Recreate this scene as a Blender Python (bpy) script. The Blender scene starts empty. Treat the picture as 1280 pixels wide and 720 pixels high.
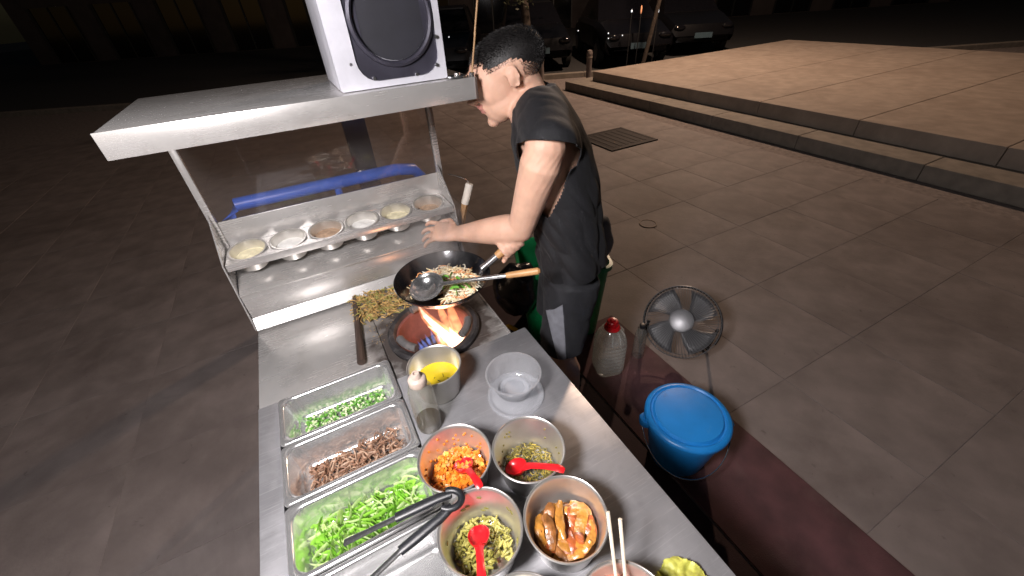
import bpy, bmesh, math, random
from mathutils import Vector, Matrix, noise
R = math.radians
rnd = random.Random(7)
S = bpy.context.scene
C = S.collection

# ------------------------------------------------------------------ camera
CAM_H, PITCH, ROLL, FPX = 1.68, R(36.5), R(4.0), 500.0
fw = Vector((0, math.cos(PITCH), -math.sin(PITCH)))
rt0 = Vector((1, 0, 0)); up0 = rt0.cross(fw)
rt = rt0 * math.cos(ROLL) - up0 * math.sin(ROLL)
up = up0 * math.cos(ROLL) + rt0 * math.sin(ROLL)
cd = bpy.data.cameras.new('camera'); cam = bpy.data.objects.new('camera', cd); C.objects.link(cam)
cd.sensor_fit = 'HORIZONTAL'; cd.sensor_width = 36; cd.lens = 36 * FPX / 1280
cd.clip_start = 0.02; cd.clip_end = 400
m3 = Matrix((rt, up, -fw)).transposed()
cam.matrix_world = Matrix.Translation((0, 0, CAM_H)) @ m3.to_4x4()
S.camera = cam

# ------------------------------------------------------------------ night sky and moon-dim sun
wd = bpy.data.worlds.new('World'); S.world = wd; wd.use_nodes = True
wn = wd.node_tree.nodes; wl = wd.node_tree.links
bg = wn['Background']; sky = wn.new('ShaderNodeTexSky'); sky.sky_type = 'NISHITA'; sky.sun_disc = False
sky.sun_elevation = R(12); sky.sun_rotation = R(200)
wl.new(sky.outputs[0], bg.inputs[0]); bg.inputs[1].default_value = 0.0022
sd = bpy.data.lights.new('sun', 'SUN'); sd.energy = 0.012; sd.angle = R(8); sd.color = (1, .86, .72)
so = bpy.data.objects.new('sun', sd); C.objects.link(so)
so.rotation_euler = (R(78), 0, R(-20))
S.view_settings.view_transform = 'Standard'; S.view_settings.look = 'None'
S.view_settings.exposure = 0.15; S.view_settings.gamma = 1.0
S.cycles.use_denoising = True
S.cycles.max_bounces = 8; S.cycles.transparent_max_bounces = 16
S.cycles.sample_clamp_indirect = 4.0

# stall lamp and street lamp strengths (their fixtures are built further down)
STALL_POS = Vector((-.52, -.10, 1.97)); STALL_W = 158.0; STALL_COL = (1.0, .945, .945)
STREET_W = 1150.0; STREET_COL = (1.0, .70, .50)

# ------------------------------------------------------------------ cart axes
A = R(25.5)
UX = Vector((math.cos(A), math.sin(A), 0)); WX = Vector((-math.sin(A), math.cos(A), 0))
def cw(u, w, z=0): return UX * u + WX * w + Vector((0, 0, z))
CARTM = Matrix.Rotation(A, 4, 'Z')

# ------------------------------------------------------------------ mesh builder
class MB:
    def __init__(s): s.v = []; s.f = []
    def add(s, vs, fs):
        o = len(s.v); s.v += [Vector(p) for p in vs]; s.f += [tuple(i + o for i in f) for f in fs]; return s
    def box(s, x0, x1, y0, y1, z0, z1):
        vs = [(x, y, z) for z in (z0, z1) for y in (y0, y1) for x in (x0, x1)]
        return s.add(vs, [(0, 2, 3, 1), (4, 5, 7, 6), (0, 1, 5, 4), (1, 3, 7, 5), (3, 2, 6, 7), (2, 0, 4, 6)])
    def obox(s, c, sx, sy, sz, M=None):
        vs = [Vector((x * sx / 2, y * sy / 2, z * sz / 2)) for z in (-1, 1) for y in (-1, 1) for x in (-1, 1)]
        if M is not None: vs = [M @ p for p in vs]
        c = Vector(c)
        return s.add([p + c for p in vs], [(0, 2, 3, 1), (4, 5, 7, 6), (0, 1, 5, 4), (1, 3, 7, 5), (3, 2, 6, 7), (2, 0, 4, 6)])
    def lathe(s, prof, n=40, c=(0, 0, 0), M=None, closed=False):
        vs = []; c = Vector(c)
        for r, z in prof:
            for k in range(n):
                a = 2 * math.pi * k / n
                p = Vector((r * math.cos(a), r * math.sin(a), z))
                if M is not None: p = M @ p
                vs.append(p + c)
        fs = []; m = len(prof)
        for i in range(m if closed else m - 1):
            j = (i + 1) % m
            for k in range(n):
                l = (k + 1) % n
                fs.append((i * n + k, i * n + l, j * n + l, j * n + k))
        if not closed:
            if prof[0][0] > 1e-4: fs.append(tuple(range(n))[::-1])
            if prof[-1][0] > 1e-4: fs.append(tuple((m - 1) * n + k for k in range(n)))
        return s.add(vs, fs)
    def ell(s, c, r, n=20, m=12, M=None):
        vs = []; c = Vector(c)
        for i in range(1, m):
            t = math.pi * i / m
            for k in range(n):
                a = 2 * math.pi * k / n
                vs.append((r[0] * math.sin(t) * math.cos(a), r[1] * math.sin(t) * math.sin(a), r[2] * math.cos(t)))
        vs += [(0, 0, r[2]), (0, 0, -r[2])]
        vs = [((M @ Vector(p)) if M is not None else Vector(p)) + c for p in vs]
        fs = []
        for i in range(m - 2):
            for k in range(n):
                l = (k + 1) % n
                fs.append((i * n + k, (i + 1) * n + k, (i + 1) * n + l, i * n + l))
        T = (m - 1) * n
        for k in range(n):
            l = (k + 1) % n
            fs.append((T, k, l)); fs.append((T + 1, (m - 2) * n + l, (m - 2) * n + k))
        return s.add(vs, fs)
    def tube(s, pts, rad, n=12, ry=None, ref=(0, 0, 1), cap=True):
        pts = [Vector(p) for p in pts]
        if not isinstance(rad, (list, tuple)): rad = [rad] * len(pts)
        if ry is None: ry = rad
        elif not isinstance(ry, (list, tuple)): ry = [ry] * len(pts)
        ref = Vector(ref); vs = []; prevx = None
        for i, p in enumerate(pts):
            t = (pts[min(i + 1, len(pts) - 1)] - pts[max(i - 1, 0)]).normalized()
            x = ref - t * ref.dot(t)
            if x.length < .05: x = (prevx if prevx is not None else Vector((1, .1, 0)))
            x = (x - t * x.dot(t)).normalized(); y = t.cross(x); prevx = x
            for k in range(n):
                a = 2 * math.pi * k / n
                vs.append(p + x * rad[i] * math.cos(a) + y * ry[i] * math.sin(a))
        fs = []
        for i in range(len(pts) - 1):
            for k in range(n):
                l = (k + 1) % n
                fs.append((i * n + k, i * n + l, (i + 1) * n + l, (i + 1) * n + k))
        if cap:
            fs.append(tuple(range(n))[::-1]); fs.append(tuple((len(pts) - 1) * n + k for k in range(n)))
        return s.add(vs, fs)
    def rings(s, rings, cap0=True, cap1=True):
        n = len(rings[0]); vs = [p for r in rings for p in r]; fs = []
        for i in range(len(rings) - 1):
            for k in range(n):
                l = (k + 1) % n
                fs.append((i * n + k, i * n + l, (i + 1) * n + l, (i + 1) * n + k))
        if cap0: fs.append(tuple(range(n))[::-1])
        if cap1: fs.append(tuple((len(rings) - 1) * n + k for k in range(n)))
        return s.add(vs, fs)
    def prism(s, poly, ax, a0, a1):
        """extrude polygon of 2-tuples along axis ax ('x','y','z')"""
        def P(p, a):
            return {'x': (a, p[0], p[1]), 'y': (p[0], a, p[1]), 'z': (p[0], p[1], a)}[ax]
        n = len(poly)
        vs = [P(p, a0) for p in poly] + [P(p, a1) for p in poly]
        fs = [tuple(range(n))[::-1], tuple(range(n, 2 * n))] + [(k, (k + 1) % n, n + (k + 1) % n, n + k) for k in range(n)]
        return s.add(vs, fs)
    def mesh(s, name='mesh', bevel=0, seg=2, recalc=True):
        me = bpy.data.meshes.new(name)
        me.from_pydata([tuple(p) for p in s.v], [], s.f)
        bm = bmesh.new(); bm.from_mesh(me)
        if recalc: bmesh.ops.recalc_face_normals(bm, faces=bm.faces)
        if bevel:
            bmesh.ops.bevel(bm, geom=[e for e in bm.edges if len(e.link_faces) == 2 and e.calc_face_angle(0) > .6], offset=bevel, segments=seg, affect='EDGES', profile=.5)
        bm.to_mesh(me); bm.free()
        return me
    def build(s, name, mat, parent=None, bevel=0, smooth=35, loc=None, rotz=None, recalc=True):
        return link(name, s.mesh(name, bevel, recalc=recalc), mat, parent, smooth, loc, rotz)

def link(name, me, mat, parent=None, smooth=35, loc=None, rotz=None):
    if mat is not None and not me.materials: me.materials.append(mat)
    if smooth:
        me.shade_smooth()
        if smooth < 180: me.set_sharp_from_angle(angle=R(smooth))
    o = bpy.data.objects.new(name, me); C.objects.link(o)
    if parent is not None: o.parent = parent
    if loc is not None: o.location = loc
    if rotz is not None: o.rotation_euler = (0, 0, rotz)
    return o
def tag(o, label, cat, group=None, kind=None):
    o['label'] = label; o['category'] = cat
    if group: o['group'] = group
    if kind: o['kind'] = kind
    return o
def empty(name, loc, rotz=0):
    o = bpy.data.objects.new(name, None); C.objects.link(o); o.location = loc; o.rotation_euler = (0, 0, rotz)
    o.empty_display_size = .05
    return o
def thing(name, label, cat, loc=(0, 0, 0), rotz=0, group=None):
    return tag(empty(name, loc, rotz), label, cat, group)
def copy_tree(o, parent=None):
    c = o.copy(); C.objects.link(c)
    if parent is not None: c.parent = parent
    for ch in o.children: copy_tree(ch, c)
    return c
def rrect(w, h, r, n=5):
    pts = []
    for cx, cy, a0 in ((w/2-r, h/2-r, 0), (-w/2+r, h/2-r, 90), (-w/2+r, -h/2+r, 180), (w/2-r, -h/2+r, 270)):
        for k in range(n + 1):
            a = R(a0 + 90 * k / n); pts.append((cx + r * math.cos(a), cy + r * math.sin(a)))
    return pts
def frame_to(d, ref=(0, 0, 1)):
    """matrix whose z axis is d"""
    z = Vector(d).normalized(); x = Vector(ref).cross(z)
    if x.length < 1e-3: x = Vector((1, 0, 0))
    x.normalize(); y = z.cross(x)
    return Matrix((x, y, z)).transposed()
def remesh(mb, voxel, it=3, fac=.5):
    me = mb.mesh('tmp'); o = bpy.data.objects.new('tmp', me); C.objects.link(o)
    r = o.modifiers.new('r', 'REMESH'); r.mode = 'VOXEL'; r.voxel_size = voxel
    if it:
        q = o.modifiers.new('s', 'SMOOTH'); q.factor = fac; q.iterations = it
    dg = bpy.context.evaluated_depsgraph_get(); dg.update()
    out = bpy.data.meshes.new_from_object(o.evaluated_get(dg))
    bpy.data.objects.remove(o); bpy.data.meshes.remove(me)
    return out

# ------------------------------------------------------------------ materials
M = {}
def mat(name, col, rough=.5, metal=0, var=.15, scale=12, bump=0, bscale=None, stretch=None, rvar=0, **kw):
    m = bpy.data.materials.new(name); m.use_nodes = True
    nt = m.node_tree; n = nt.nodes; l = nt.links; p = n['Principled BSDF']
    p.inputs['Roughness'].default_value = rough; p.inputs['Metallic'].default_value = metal
    tc = n.new('ShaderNodeTexCoord'); mp = n.new('ShaderNodeMapping')
    l.new(tc.outputs['Object'], mp.inputs[0])
    if stretch: mp.inputs['Scale'].default_value = stretch
    nz = n.new('ShaderNodeTexNoise'); nz.inputs['Scale'].default_value = scale; nz.inputs['Detail'].default_value = 6
    l.new(mp.outputs[0], nz.inputs['Vector'])
    cr = n.new('ShaderNodeValToRGB')
    cr.color_ramp.elements[0].position = .3; cr.color_ramp.elements[1].position = .7
    a = tuple(c * (1 - var) for c in col); b = tuple(min(1, c * (1 + var)) for c in col)
    cr.color_ramp.elements[0].color = (*a, 1); cr.color_ramp.elements[1].color = (*b, 1)
    l.new(nz.outputs['Fac'], cr.inputs[0]); l.new(cr.outputs[0], p.inputs['Base Color'])
    if rvar:
        mr = n.new('ShaderNodeMapRange'); mr.inputs['To Min'].default_value = max(.02, rough - rvar); mr.inputs['To Max'].default_value = min(1, rough + rvar)
        n2 = n.new('ShaderNodeTexNoise'); n2.inputs['Scale'].default_value = scale * .35; n2.inputs['Detail'].default_value = 5
        l.new(tc.outputs['Object'], n2.inputs['Vector']); l.new(n2.outputs['Fac'], mr.inputs[0]); l.new(mr.outputs[0], p.inputs['Roughness'])
    if bump:
        bn = n.new('ShaderNodeBump'); bn.inputs['Strength'].default_value = bump; bn.inputs['Distance'].default_value = .004
        nb = n.new('ShaderNodeTexNoise'); nb.inputs['Scale'].default_value = bscale or scale * 4; nb.inputs['Detail'].default_value = 5
        l.new(mp.outputs[0], nb.inputs['Vector']); l.new(nb.outputs['Fac'], bn.inputs['Height']); l.new(bn.outputs[0], p.inputs['Normal'])
    for k, v in kw.items(): p.inputs[k.replace('_', ' ')].default_value = v
    M[name] = m
    return m
def clear(name, tint, fac=.5, rough=.08, ior=1.45, body=.0, bodycol=(.8, .8, .8)):
    """clear plastic or thin glass: transparent film + fresnel gloss + a little milky body"""
    m = bpy.data.materials.new(name); m.use_nodes = True
    nt = m.node_tree; n = nt.nodes; l = nt.links; n.remove(n['Principled BSDF']); out = n['Material Output']
    tr = n.new('ShaderNodeBsdfTransparent'); tr.inputs[0].default_value = (*tint, 1)
    gl = n.new('ShaderNodeBsdfGlossy'); gl.inputs['Roughness'].default_value = rough
    fr = n.new('ShaderNodeLayerWeight'); fr.inputs[0].default_value = .5
    df = n.new('ShaderNodeBsdfDiffuse'); df.inputs[0].default_value = (*bodycol, 1)
    tl = n.new('ShaderNodeBsdfTranslucent'); tl.inputs[0].default_value = (*bodycol, 1)
    mxb = n.new('ShaderNodeMixShader'); l.new(df.outputs[0], mxb.inputs[1]); l.new(tl.outputs[0], mxb.inputs[2])
    mx0 = n.new('ShaderNodeMixShader'); mx0.inputs[0].default_value = body
    l.new(tr.outputs[0], mx0.inputs[1]); l.new(mxb.outputs[0], mx0.inputs[2])
    pw = n.new('ShaderNodeMath'); pw.operation = 'POWER'; pw.inputs[1].default_value = 4.0; l.new(fr.outputs['Facing'], pw.inputs[0])
    mu = n.new('ShaderNodeMath'); mu.operation = 'MULTIPLY_ADD'; mu.inputs[1].default_value = fac; mu.inputs[2].default_value = .05; mu.use_clamp = True
    l.new(pw.outputs[0], mu.inputs[0])
    mx = n.new('ShaderNodeMixShader'); l.new(mu.outputs[0], mx.inputs[0]); l.new(mx0.outputs[0], mx.inputs[1]); l.new(gl.outputs[0], mx.inputs[2])
    l.new(mx.outputs[0], out.inputs[0]); M[name] = m
    return m
def emit(name, col, st):
    m = bpy.data.materials.new(name); m.use_nodes = True; p = m.node_tree.nodes['Principled BSDF']
    p.inputs['Base Color'].default_value = (*col, 1); p.inputs['Emission Color'].default_value = (*col, 1); p.inputs['Emission Strength'].default_value = st
    M[name] = m
    return m
def flame_mat(name, col, st):
    m = bpy.data.materials.new(name); m.use_nodes = True; nt = m.node_tree; n = nt.nodes; l = nt.links
    n.remove(n['Principled BSDF']); e = n.new('ShaderNodeEmission')
    tc = n.new('ShaderNodeTexCoord'); nz = n.new('ShaderNodeTexNoise'); nz.inputs['Scale'].default_value = 45; nz.inputs['Detail'].default_value = 2
    l.new(tc.outputs['Object'], nz.inputs['Vector'])
    mr = n.new('ShaderNodeMapRange'); mr.inputs['From Min'].default_value = .3; mr.inputs['From Max'].default_value = .7
    mr.inputs['To Min'].default_value = st * .45; mr.inputs['To Max'].default_value = st * 1.5
    l.new(nz.outputs['Fac'], mr.inputs[0]); l.new(mr.outputs[0], e.inputs[1])
    e.inputs[0].default_value = (*col, 1); l.new(e.outputs[0], n['Material Output'].inputs['Volume'])
    M[name] = m
    return m

def steel(name, col, rough, metal=.75, brush=(1, 1, 1), scr=.25, var=.1, smudge=.12):
    """stainless steel: brushed streaks, smudges, fine scratches"""
    m = mat(name, col, rough, metal, var=var, scale=5, stretch=None)
    nt = m.node_tree; n = nt.nodes; l = nt.links; p = n['Principled BSDF']; tc = n['Texture Coordinate']
    mp = n.new('ShaderNodeMapping'); mp.inputs['Scale'].default_value = brush; l.new(tc.outputs['Object'], mp.inputs[0])
    nz = n.new('ShaderNodeTexNoise'); nz.inputs['Scale'].default_value = 120; nz.inputs['Detail'].default_value = 4; l.new(mp.outputs[0], nz.inputs['Vector'])
    n2 = n.new('ShaderNodeTexNoise'); n2.inputs['Scale'].default_value = 9; n2.inputs['Detail'].default_value = 7; l.new(tc.outputs['Object'], n2.inputs['Vector'])
    ad = n.new('ShaderNodeMath'); ad.operation = 'ADD'; l.new(nz.outputs['Fac'], ad.inputs[0]); l.new(n2.outputs['Fac'], ad.inputs[1])
    mr = n.new('ShaderNodeMapRange'); mr.inputs['From Min'].default_value = .7; mr.inputs['From Max'].default_value = 1.3
    mr.inputs['To Min'].default_value = max(.05, rough - smudge); mr.inputs['To Max'].default_value = rough + smudge
    l.new(ad.outputs[0], mr.inputs[0]); l.new(mr.outputs[0], p.inputs['Roughness'])
    bn = n.new('ShaderNodeBump'); bn.inputs['Strength'].default_value = scr; bn.inputs['Distance'].default_value = .0015
    l.new(nz.outputs['Fac'], bn.inputs['Height']); l.new(bn.outputs[0], p.inputs['Normal'])
    return m
steel('counter_steel', (.40, .40, .42), .42, .55, (.06, 1.6, 1), .05, .20)
steel('panel_steel', (.60, .585, .57), .27, .62, (.08, 1, 1.5), .0, .08, .008)
steel('pot_steel', (.70, .68, .65), .30, .84, (1, 1, 1), .0, .04, .015)
steel('tray_steel', (.78, .78, .78), .17, .82, (1, 1, 1), .0, .04, .015)
steel('chrome', (.7, .7, .7), .16, .95, (1, 1, 1), .05, .05, .05)
mat('burnt_iron', (.035, .032, .034), .55, .4, .5, 18, .5, 60, rvar=.15)
mat('wok_iron', (.020, .020, .023), .24, .7, .5, 16, .12, 70, rvar=.10, Coat_Weight=.6, Coat_Roughness=.12)
mat('clay_lining', (.105, .040, .036), .85, 0, .35, 20, .6, 60)
mat('brick_grey', (.085, .08, .08), .85, 0, .25, 25, .6, 90)
mat('wood', (.50, .27, .11), .45, 0, .2, 14, .1, 60, stretch=(1, 1, .2))
mat('dark_wood', (.05, .03, .022), .7, 0, .4, 20, .3, 80, stretch=(1, .1, 1))
mat('bamboo', (.33, .19, .085), .5, 0, .25, 10, .15, 50, stretch=(1, 1, .2))
mat('white_tape', (.62, .58, .52), .6, 0, .15, 30, .2, 120)
mat('skin', (.60, .365, .265), .55, 0, .08, 26, .12, 260, Subsurface_Weight=.12, Subsurface_Radius=(.010, .004, .002), Subsurface_Scale=1.0)
mat('lip', (.40, .17, .14), .4, 0, .1, 60)
mat('hair', (.006, .005, .005), .6, 0, .3, 80)
mat('eye_white', (.7, .68, .65), .2, 0, .03)
mat('iris', (.02, .012, .01), .1, 0, .1)
mat('shirt', (.0030, .0032, .0052), .8, 0, .25, 60, .2, 380, Sheen_Weight=.04, Sheen_Roughness=.4)
mat('shorts', (.0085, .009, .012), .8, 0, .2, 50, .2, 380, Sheen_Weight=.02)
mat('shorts_grey', (.17, .175, .20), .8, 0, .12, 50, .2, 380)
mat('sandal', (.03, .028, .03), .7, 0, .2)
mat('slab', (.185, .155, .146), .72, 0, .22, 5, .35, 60, rvar=.1)
mat('joint', (.18, .15, .14), .9, 0, .3, 20, .4, 90)
mat('asphalt', (.03, .029, .03), .85, 0, .3, 30, .5, 160)
mat('mat_red', (.075, .030, .034), .82, 0, .3, 9, .35, 220)
mat('stone', (.29, .235, .195), .75, 0, .15, 6, .35, 60)
mat('stone_side', (.19, .165, .14), .8, 0, .2, 9, .4, 60)
mat('drain_iron', (.020, .014, .013), .75, .3, .35, 20, .4, 80)
mat('red_plastic', (.62, .012, .018), .28, 0, .06, 20)
mat('blue_plastic', (.015, .22, .62), .35, 0, .08, 12, .05, 60)
mat('blue_paint', (.03, .13, .68), .4, 0, .12, 12)
mat('green_plastic', (.010, .25, .08), .4, 0, .12, 10, .05, 60)
mat('black_bag', (.008, .008, .009), .25, 0, .2, 20, .9, 28)
mat('grey_bag', (.16, .17, .19), .6, 0, .2, 14, .6, 30)
mat('yellow_plastic', (.62, .38, .03), .4, 0, .12, 15)
mat('black_grip', (.012, .013, .016), .42, 0, .2, 30)
mat('cap_beige', (.52, .42, .36), .45, 0, .12, 40)
mat('fan_casing', (.62, .62, .68), .42, .35, .14, 12, .15, 40, rvar=.1)
mat('fan_dark', (.045, .043, .060), .38, .4, .3, 14, .1, 50)
mat('hole_dark', (.012, .012, .018), .6, 0, .2)
mat('fan_grille', (.22, .22, .23), .4, .6, .1)
mat('fan_blade', (.09, .09, .095), .45, 0, .1)
mat('black_paint', (.012, .012, .013), .5, 0, .2)
mat('car_paint', (.005, .005, .007), .3, .3, .1)
mat('car_paint_grey', (.008, .008, .010), .3, .4, .1)
mat('car_glass', (.006, .006, .008), .08, 0, .1)
mat('tyre', (.012, .012, .012), .8, 0, .2)
mat('rim_metal', (.25, .25, .26), .35, .8, .1)
mat('plate_blue', (.05, .085, .11), .5, 0, .1)
mat('bollard', (.16, .13, .12), .8, 0, .25)
mat('leaf', (.055, .06, .028), .6, 0, .4, 30)
mat('bark', (.06, .045, .035), .9, 0, .4, 25, .6, 60)
clear('pane', (.93, .90, .88), .5, .04, 1.5, .06, (.5, .45, .42))
clear('clear_plastic', (.98, .985, .99), .8, .10, 1.48, .19, (.92, .94, .98))
clear('bottle_plastic', (.98, .98, .98), .9, .09, 1.5, .27, (.86, .87, .85))
clear('old_bottle', (.98, .975, .94), .8, .08, 1.48, .15, (.78, .76, .66))
clear('water', (.95, .97, .96), .4, .05, 1.33, .10, (.6, .65, .62))
clear('dark_sauce', (.40, .30, .20), .4, .05, 1.35, .5, (.12, .085, .05))
mat('oil', (.60, .44, .02), .06, 0, .2, 14, Coat_Weight=.6, Coat_Roughness=.03)
mat('herb', (.07, .10, .015), .6, 0, .3)
mat('carrot', (.72, .20, .018), .33, 0, .30, 60, .3, 200, Coat_Weight=.12)
mat('carrot_pale', (.75, .36, .07), .33, 0, .3, 60, Coat_Weight=.35)
mat('chili_oil', (.48, .10, .015), .15, 0, .3, 12, Coat_Weight=.5)
mat('greens', (.20, .17, .035), .45, 0, .45, 70, .2, 200, Coat_Weight=.25)
mat('greens_yellow', (.42, .32, .06), .4, 0, .4, 70, Coat_Weight=.25)
mat('bean', (.27, .25, .05), .4, 0, .35, 60, Coat_Weight=.35)
mat('bean_pale', (.46, .42, .12), .4, 0, .3, 60, Coat_Weight=.35)
mat('pepper', (.46, .20, .035), .3, 0, .45, 45, .7, 110, Coat_Weight=.5)
mat('pepper_red', (.36, .09, .025), .3, 0, .5, 45, .7, 110, Coat_Weight=.5)
mat('pepper_brown', (.28, .11, .03), .3, 0, .5, 45, .7, 110, Coat_Weight=.5)
mat('sauce_brown', (.20, .085, .03), .2, 0, .3, 16, Coat_Weight=.4)
mat('pink_sauce', (.40, .17, .12), .25, 0, .25, 14, Coat_Weight=.4)
mat('cream', (.75, .72, .64), .5, 0, .08, 20)
mat('salt', (.78, .77, .74), .8, 0, .08, 80, .4, 300)
mat('msg', (.72, .66, .45), .8, 0, .1, 80, .4, 300)
mat('pepper_powder', (.40, .27, .18), .85, 0, .25, 80, .4, 300)
mat('scallion', (.12, .34, .04), .5, 0, .4, 90)
mat('scallion_white', (.70, .78, .50), .5, 0, .15, 90)
mat('meat', (.26, .14, .085), .5, 0, .45, 70, .3, 200)
mat('meat_pale', (.44, .29, .20), .5, 0, .3, 70)
mat('lettuce', (.30, .60, .07), .5, 0, .4, 50)
mat('lettuce_pale', (.70, .86, .42), .5, 0, .2, 50)
mat('noodle', (.80, .66, .40), .4, 0, .2, 60, Coat_Weight=.2)
mat('sprout', (.86, .80, .64), .4, 0, .15, 60)
mat('ham', (.68, .30, .12), .45, 0, .25, 60)
mat('scrap', (.46, .29, .10), .6, 0, .5, 60)
mat('scrap_green', (.30, .27, .07), .6, 0, .4, 60)
mat('chopstick', (.82, .74, .60), .55, 0, .08, 20)
mat('cabbage', (.50, .50, .09), .5, 0, .3, 20, .4, 60)
mat('led_shade', (.5, .5, .5), .5, .2, .1)
emit('led', (1, .94, .9), 18)
emit('lamp_warm', (1, .62, .35), 20)
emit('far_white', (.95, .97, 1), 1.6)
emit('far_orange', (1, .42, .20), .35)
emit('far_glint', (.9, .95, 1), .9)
flame_mat('flame', (1.0, .36, .14), 48)
flame_mat('flame_core', (1.0, .60, .45), 190)
flame_mat('flame_blue', (.20, .34, 1.0), 60)

def stains(m, col, scale, lo, hi, fac):
    nt = m.node_tree; n = nt.nodes; l = nt.links; p = n['Principled BSDF']; geo = n.new('ShaderNodeNewGeometry')
    nz = n.new('ShaderNodeTexNoise'); nz.inputs['Scale'].default_value = scale; nz.inputs['Detail'].default_value = 9; nz.inputs['Roughness'].default_value = .65; nz.inputs['Distortion'].default_value = .6
    l.new(geo.outputs['Position'], nz.inputs['Vector']); mr = n.new('ShaderNodeMapRange'); mr.inputs['From Min'].default_value = lo; mr.inputs['From Max'].default_value = hi; mr.inputs['To Max'].default_value = fac
    l.new(nz.outputs['Fac'], mr.inputs[0]); mx = n.new('ShaderNodeMix'); mx.data_type = 'RGBA'; src = p.inputs['Base Color'].links[0].from_socket
    l.new(mr.outputs[0], mx.inputs['Factor']); l.new(src, mx.inputs['A']); mx.inputs['B'].default_value = (*col, 1); l.new(mx.outputs['Result'], p.inputs['Base Color'])
def scratches(m, ang, scale, amt, seed):
    nt = m.node_tree; n = nt.nodes; l = nt.links; p = n['Principled BSDF']; tc = n['Texture Coordinate']
    mp = n.new('ShaderNodeMapping'); mp.inputs['Rotation'].default_value = (0, 0, R(ang)); mp.inputs['Scale'].default_value = (.02, 1, .4); mp.inputs['Location'].default_value = (seed, seed, 0)
    l.new(tc.outputs['Object'], mp.inputs[0]); nz = n.new('ShaderNodeTexNoise'); nz.inputs['Scale'].default_value = scale; nz.inputs['Detail'].default_value = 3
    l.new(mp.outputs[0], nz.inputs['Vector']); mr = n.new('ShaderNodeMapRange'); mr.inputs['From Min'].default_value = .64; mr.inputs['From Max'].default_value = .70; mr.inputs['To Max'].default_value = amt
    l.new(nz.outputs['Fac'], mr.inputs[0]); mx = n.new('ShaderNodeMix'); mx.data_type = 'RGBA'; src = p.inputs['Base Color'].links[0].from_socket
    l.new(mr.outputs[0], mx.inputs['Factor']); l.new(src, mx.inputs['A']); mx.inputs['B'].default_value = (.72, .72, .74, 1); l.new(mx.outputs['Result'], p.inputs['Base Color'])
stains(M['slab'], (.085, .066, .060), .9, .48, .72, .75); stains(M['slab'], (.26, .22, .20), 2.3, .58, .75, .45); stains(M['slab'], (.05, .04, .038), 17, .64, .72, .55)
stains(M['stone'], (.20, .155, .125), 1.6, .45, .7, .7)
stains(M['mat_red'], (.10, .065, .062), 4, .52, .75, .6)
stains(M['counter_steel'], (.20, .20, .21), 7, .50, .75, .55); stains(M['counter_steel'], (.55, .55, .57), 16, .58, .75, .35)
for a_, sc_, am_, sd__ in ((20, 330, .30, 0), (-35, 300, .28, 3.3), (78, 340, .25, 7.1), (130, 310, .25, 5.2)): scratches(M['counter_steel'], a_, sc_, am_, sd__)
stains(M['panel_steel'], (.26, .235, .21), 6, .52, .78, .5); stains(M['panel_steel'], (.16, .12, .09), 30, .66, .74, .5)
stains(M['pot_steel'], (.40, .34, .27), 22, .60, .75, .4)
stains(M['blue_plastic'], (.10, .28, .55), 20, .60, .75, .4); stains(M['blue_plastic'], (.03, .09, .20), 9, .62, .75, .4)
stains(M['green_plastic'], (.03, .10, .05), 12, .55, .75, .5)
stains(M['red_plastic'], (.35, .03, .01), 60, .60, .72, .4)
stains(M['burnt_iron'], (.16, .15, .145), 26, .52, .70, .6); stains(M['clay_lining'], (.05, .025, .024), 10, .45, .7, .7); stains(M['brick_grey'], (.20, .18, .17), 18, .5, .7, .5)
stains(M['skin'], (.48, .25, .18), 24, .52, .75, .2)

# ================================================================== THE SETTING
GZ = 0.0
# ground: joint-coloured bed with stone slabs laid on it, aligned with the plaza
g = MB(); g.add([(-60, -20, -.0022), (60, -20, -.0022), (60, 80, -.0022), (-60, 80, -.0022)], [(0, 1, 2, 3)])
ground = g.build('ground', M['joint'], smooth=0); ground['kind'] = 'structure'
SL = .60
def slab_mb(x, y, z, sx, sy, tilt=0):
    b = MB(); b.box(-sx/2, sx/2, -sy/2, sy/2, -.03, 0)
    return b
slabme = slab_mb(0, 0, 0, SL - .002, SL - .002).mesh('slab', bevel=.001, seg=1)
slabme.materials.append(M['slab'])
cells = []
for i in range(-14, 10):
    for j in range(-3, 17):
        u = (i + .5) * SL + (.0); w = (j + .5) * SL
        p = cw(u, w)
        if u > 5.0: continue
        if -.3 < u < .4 and .0 < w < 1.6: continue
        dv = p - Vector((0, 0, CAM_H)); zc = dv.dot(fw)
        inview = False
        if zc > .2:
            X = dv.dot(rt) / zc; Y = dv.dot(up) / zc
            inview = abs(X) < 1.35 and abs(Y) < .8
            cells.append((0 if (inview and abs(X) < .5) else 1, dv.length, u, w))
cells.sort()
rest = MB()
for k, (pri, d, u, w) in enumerate(cells):
    if k < 300:
        o = bpy.data.objects.new('slab', slabme); C.objects.link(o); o.parent = ground
        o.location = cw(u, w, rnd.uniform(-.0006, .0006)); o.rotation_euler = (rnd.uniform(-.001, .001), rnd.uniform(-.001, .001), A)
    else:
        b = slab_mb(0, 0, 0, SL - .002, SL - .002)
        rest.add([CARTM @ p + cw(u, w) for p in b.v], b.f)
ro = rest.build('slab_field', M['slab'], ground, smooth=0); ro['kind'] = 'stuff'
# road beyond the plaza
r_ = MB(); r_.box(-40, 40, 10.4, 60, -.015, .012); road = r_.build('road', M['asphalt'], smooth=0); road['kind'] = 'structure'; road.rotation_euler = (0, 0, 0)
kb = MB()
for k in range(-20, 24): kb.box(k * 1.0 + .004, k * 1.0 + .996, 10.22, 10.4, -.02, .10)
ko = kb.build('kerb', M['stone_side'], bevel=.006, smooth=0); ko['kind'] = 'structure'

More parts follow.
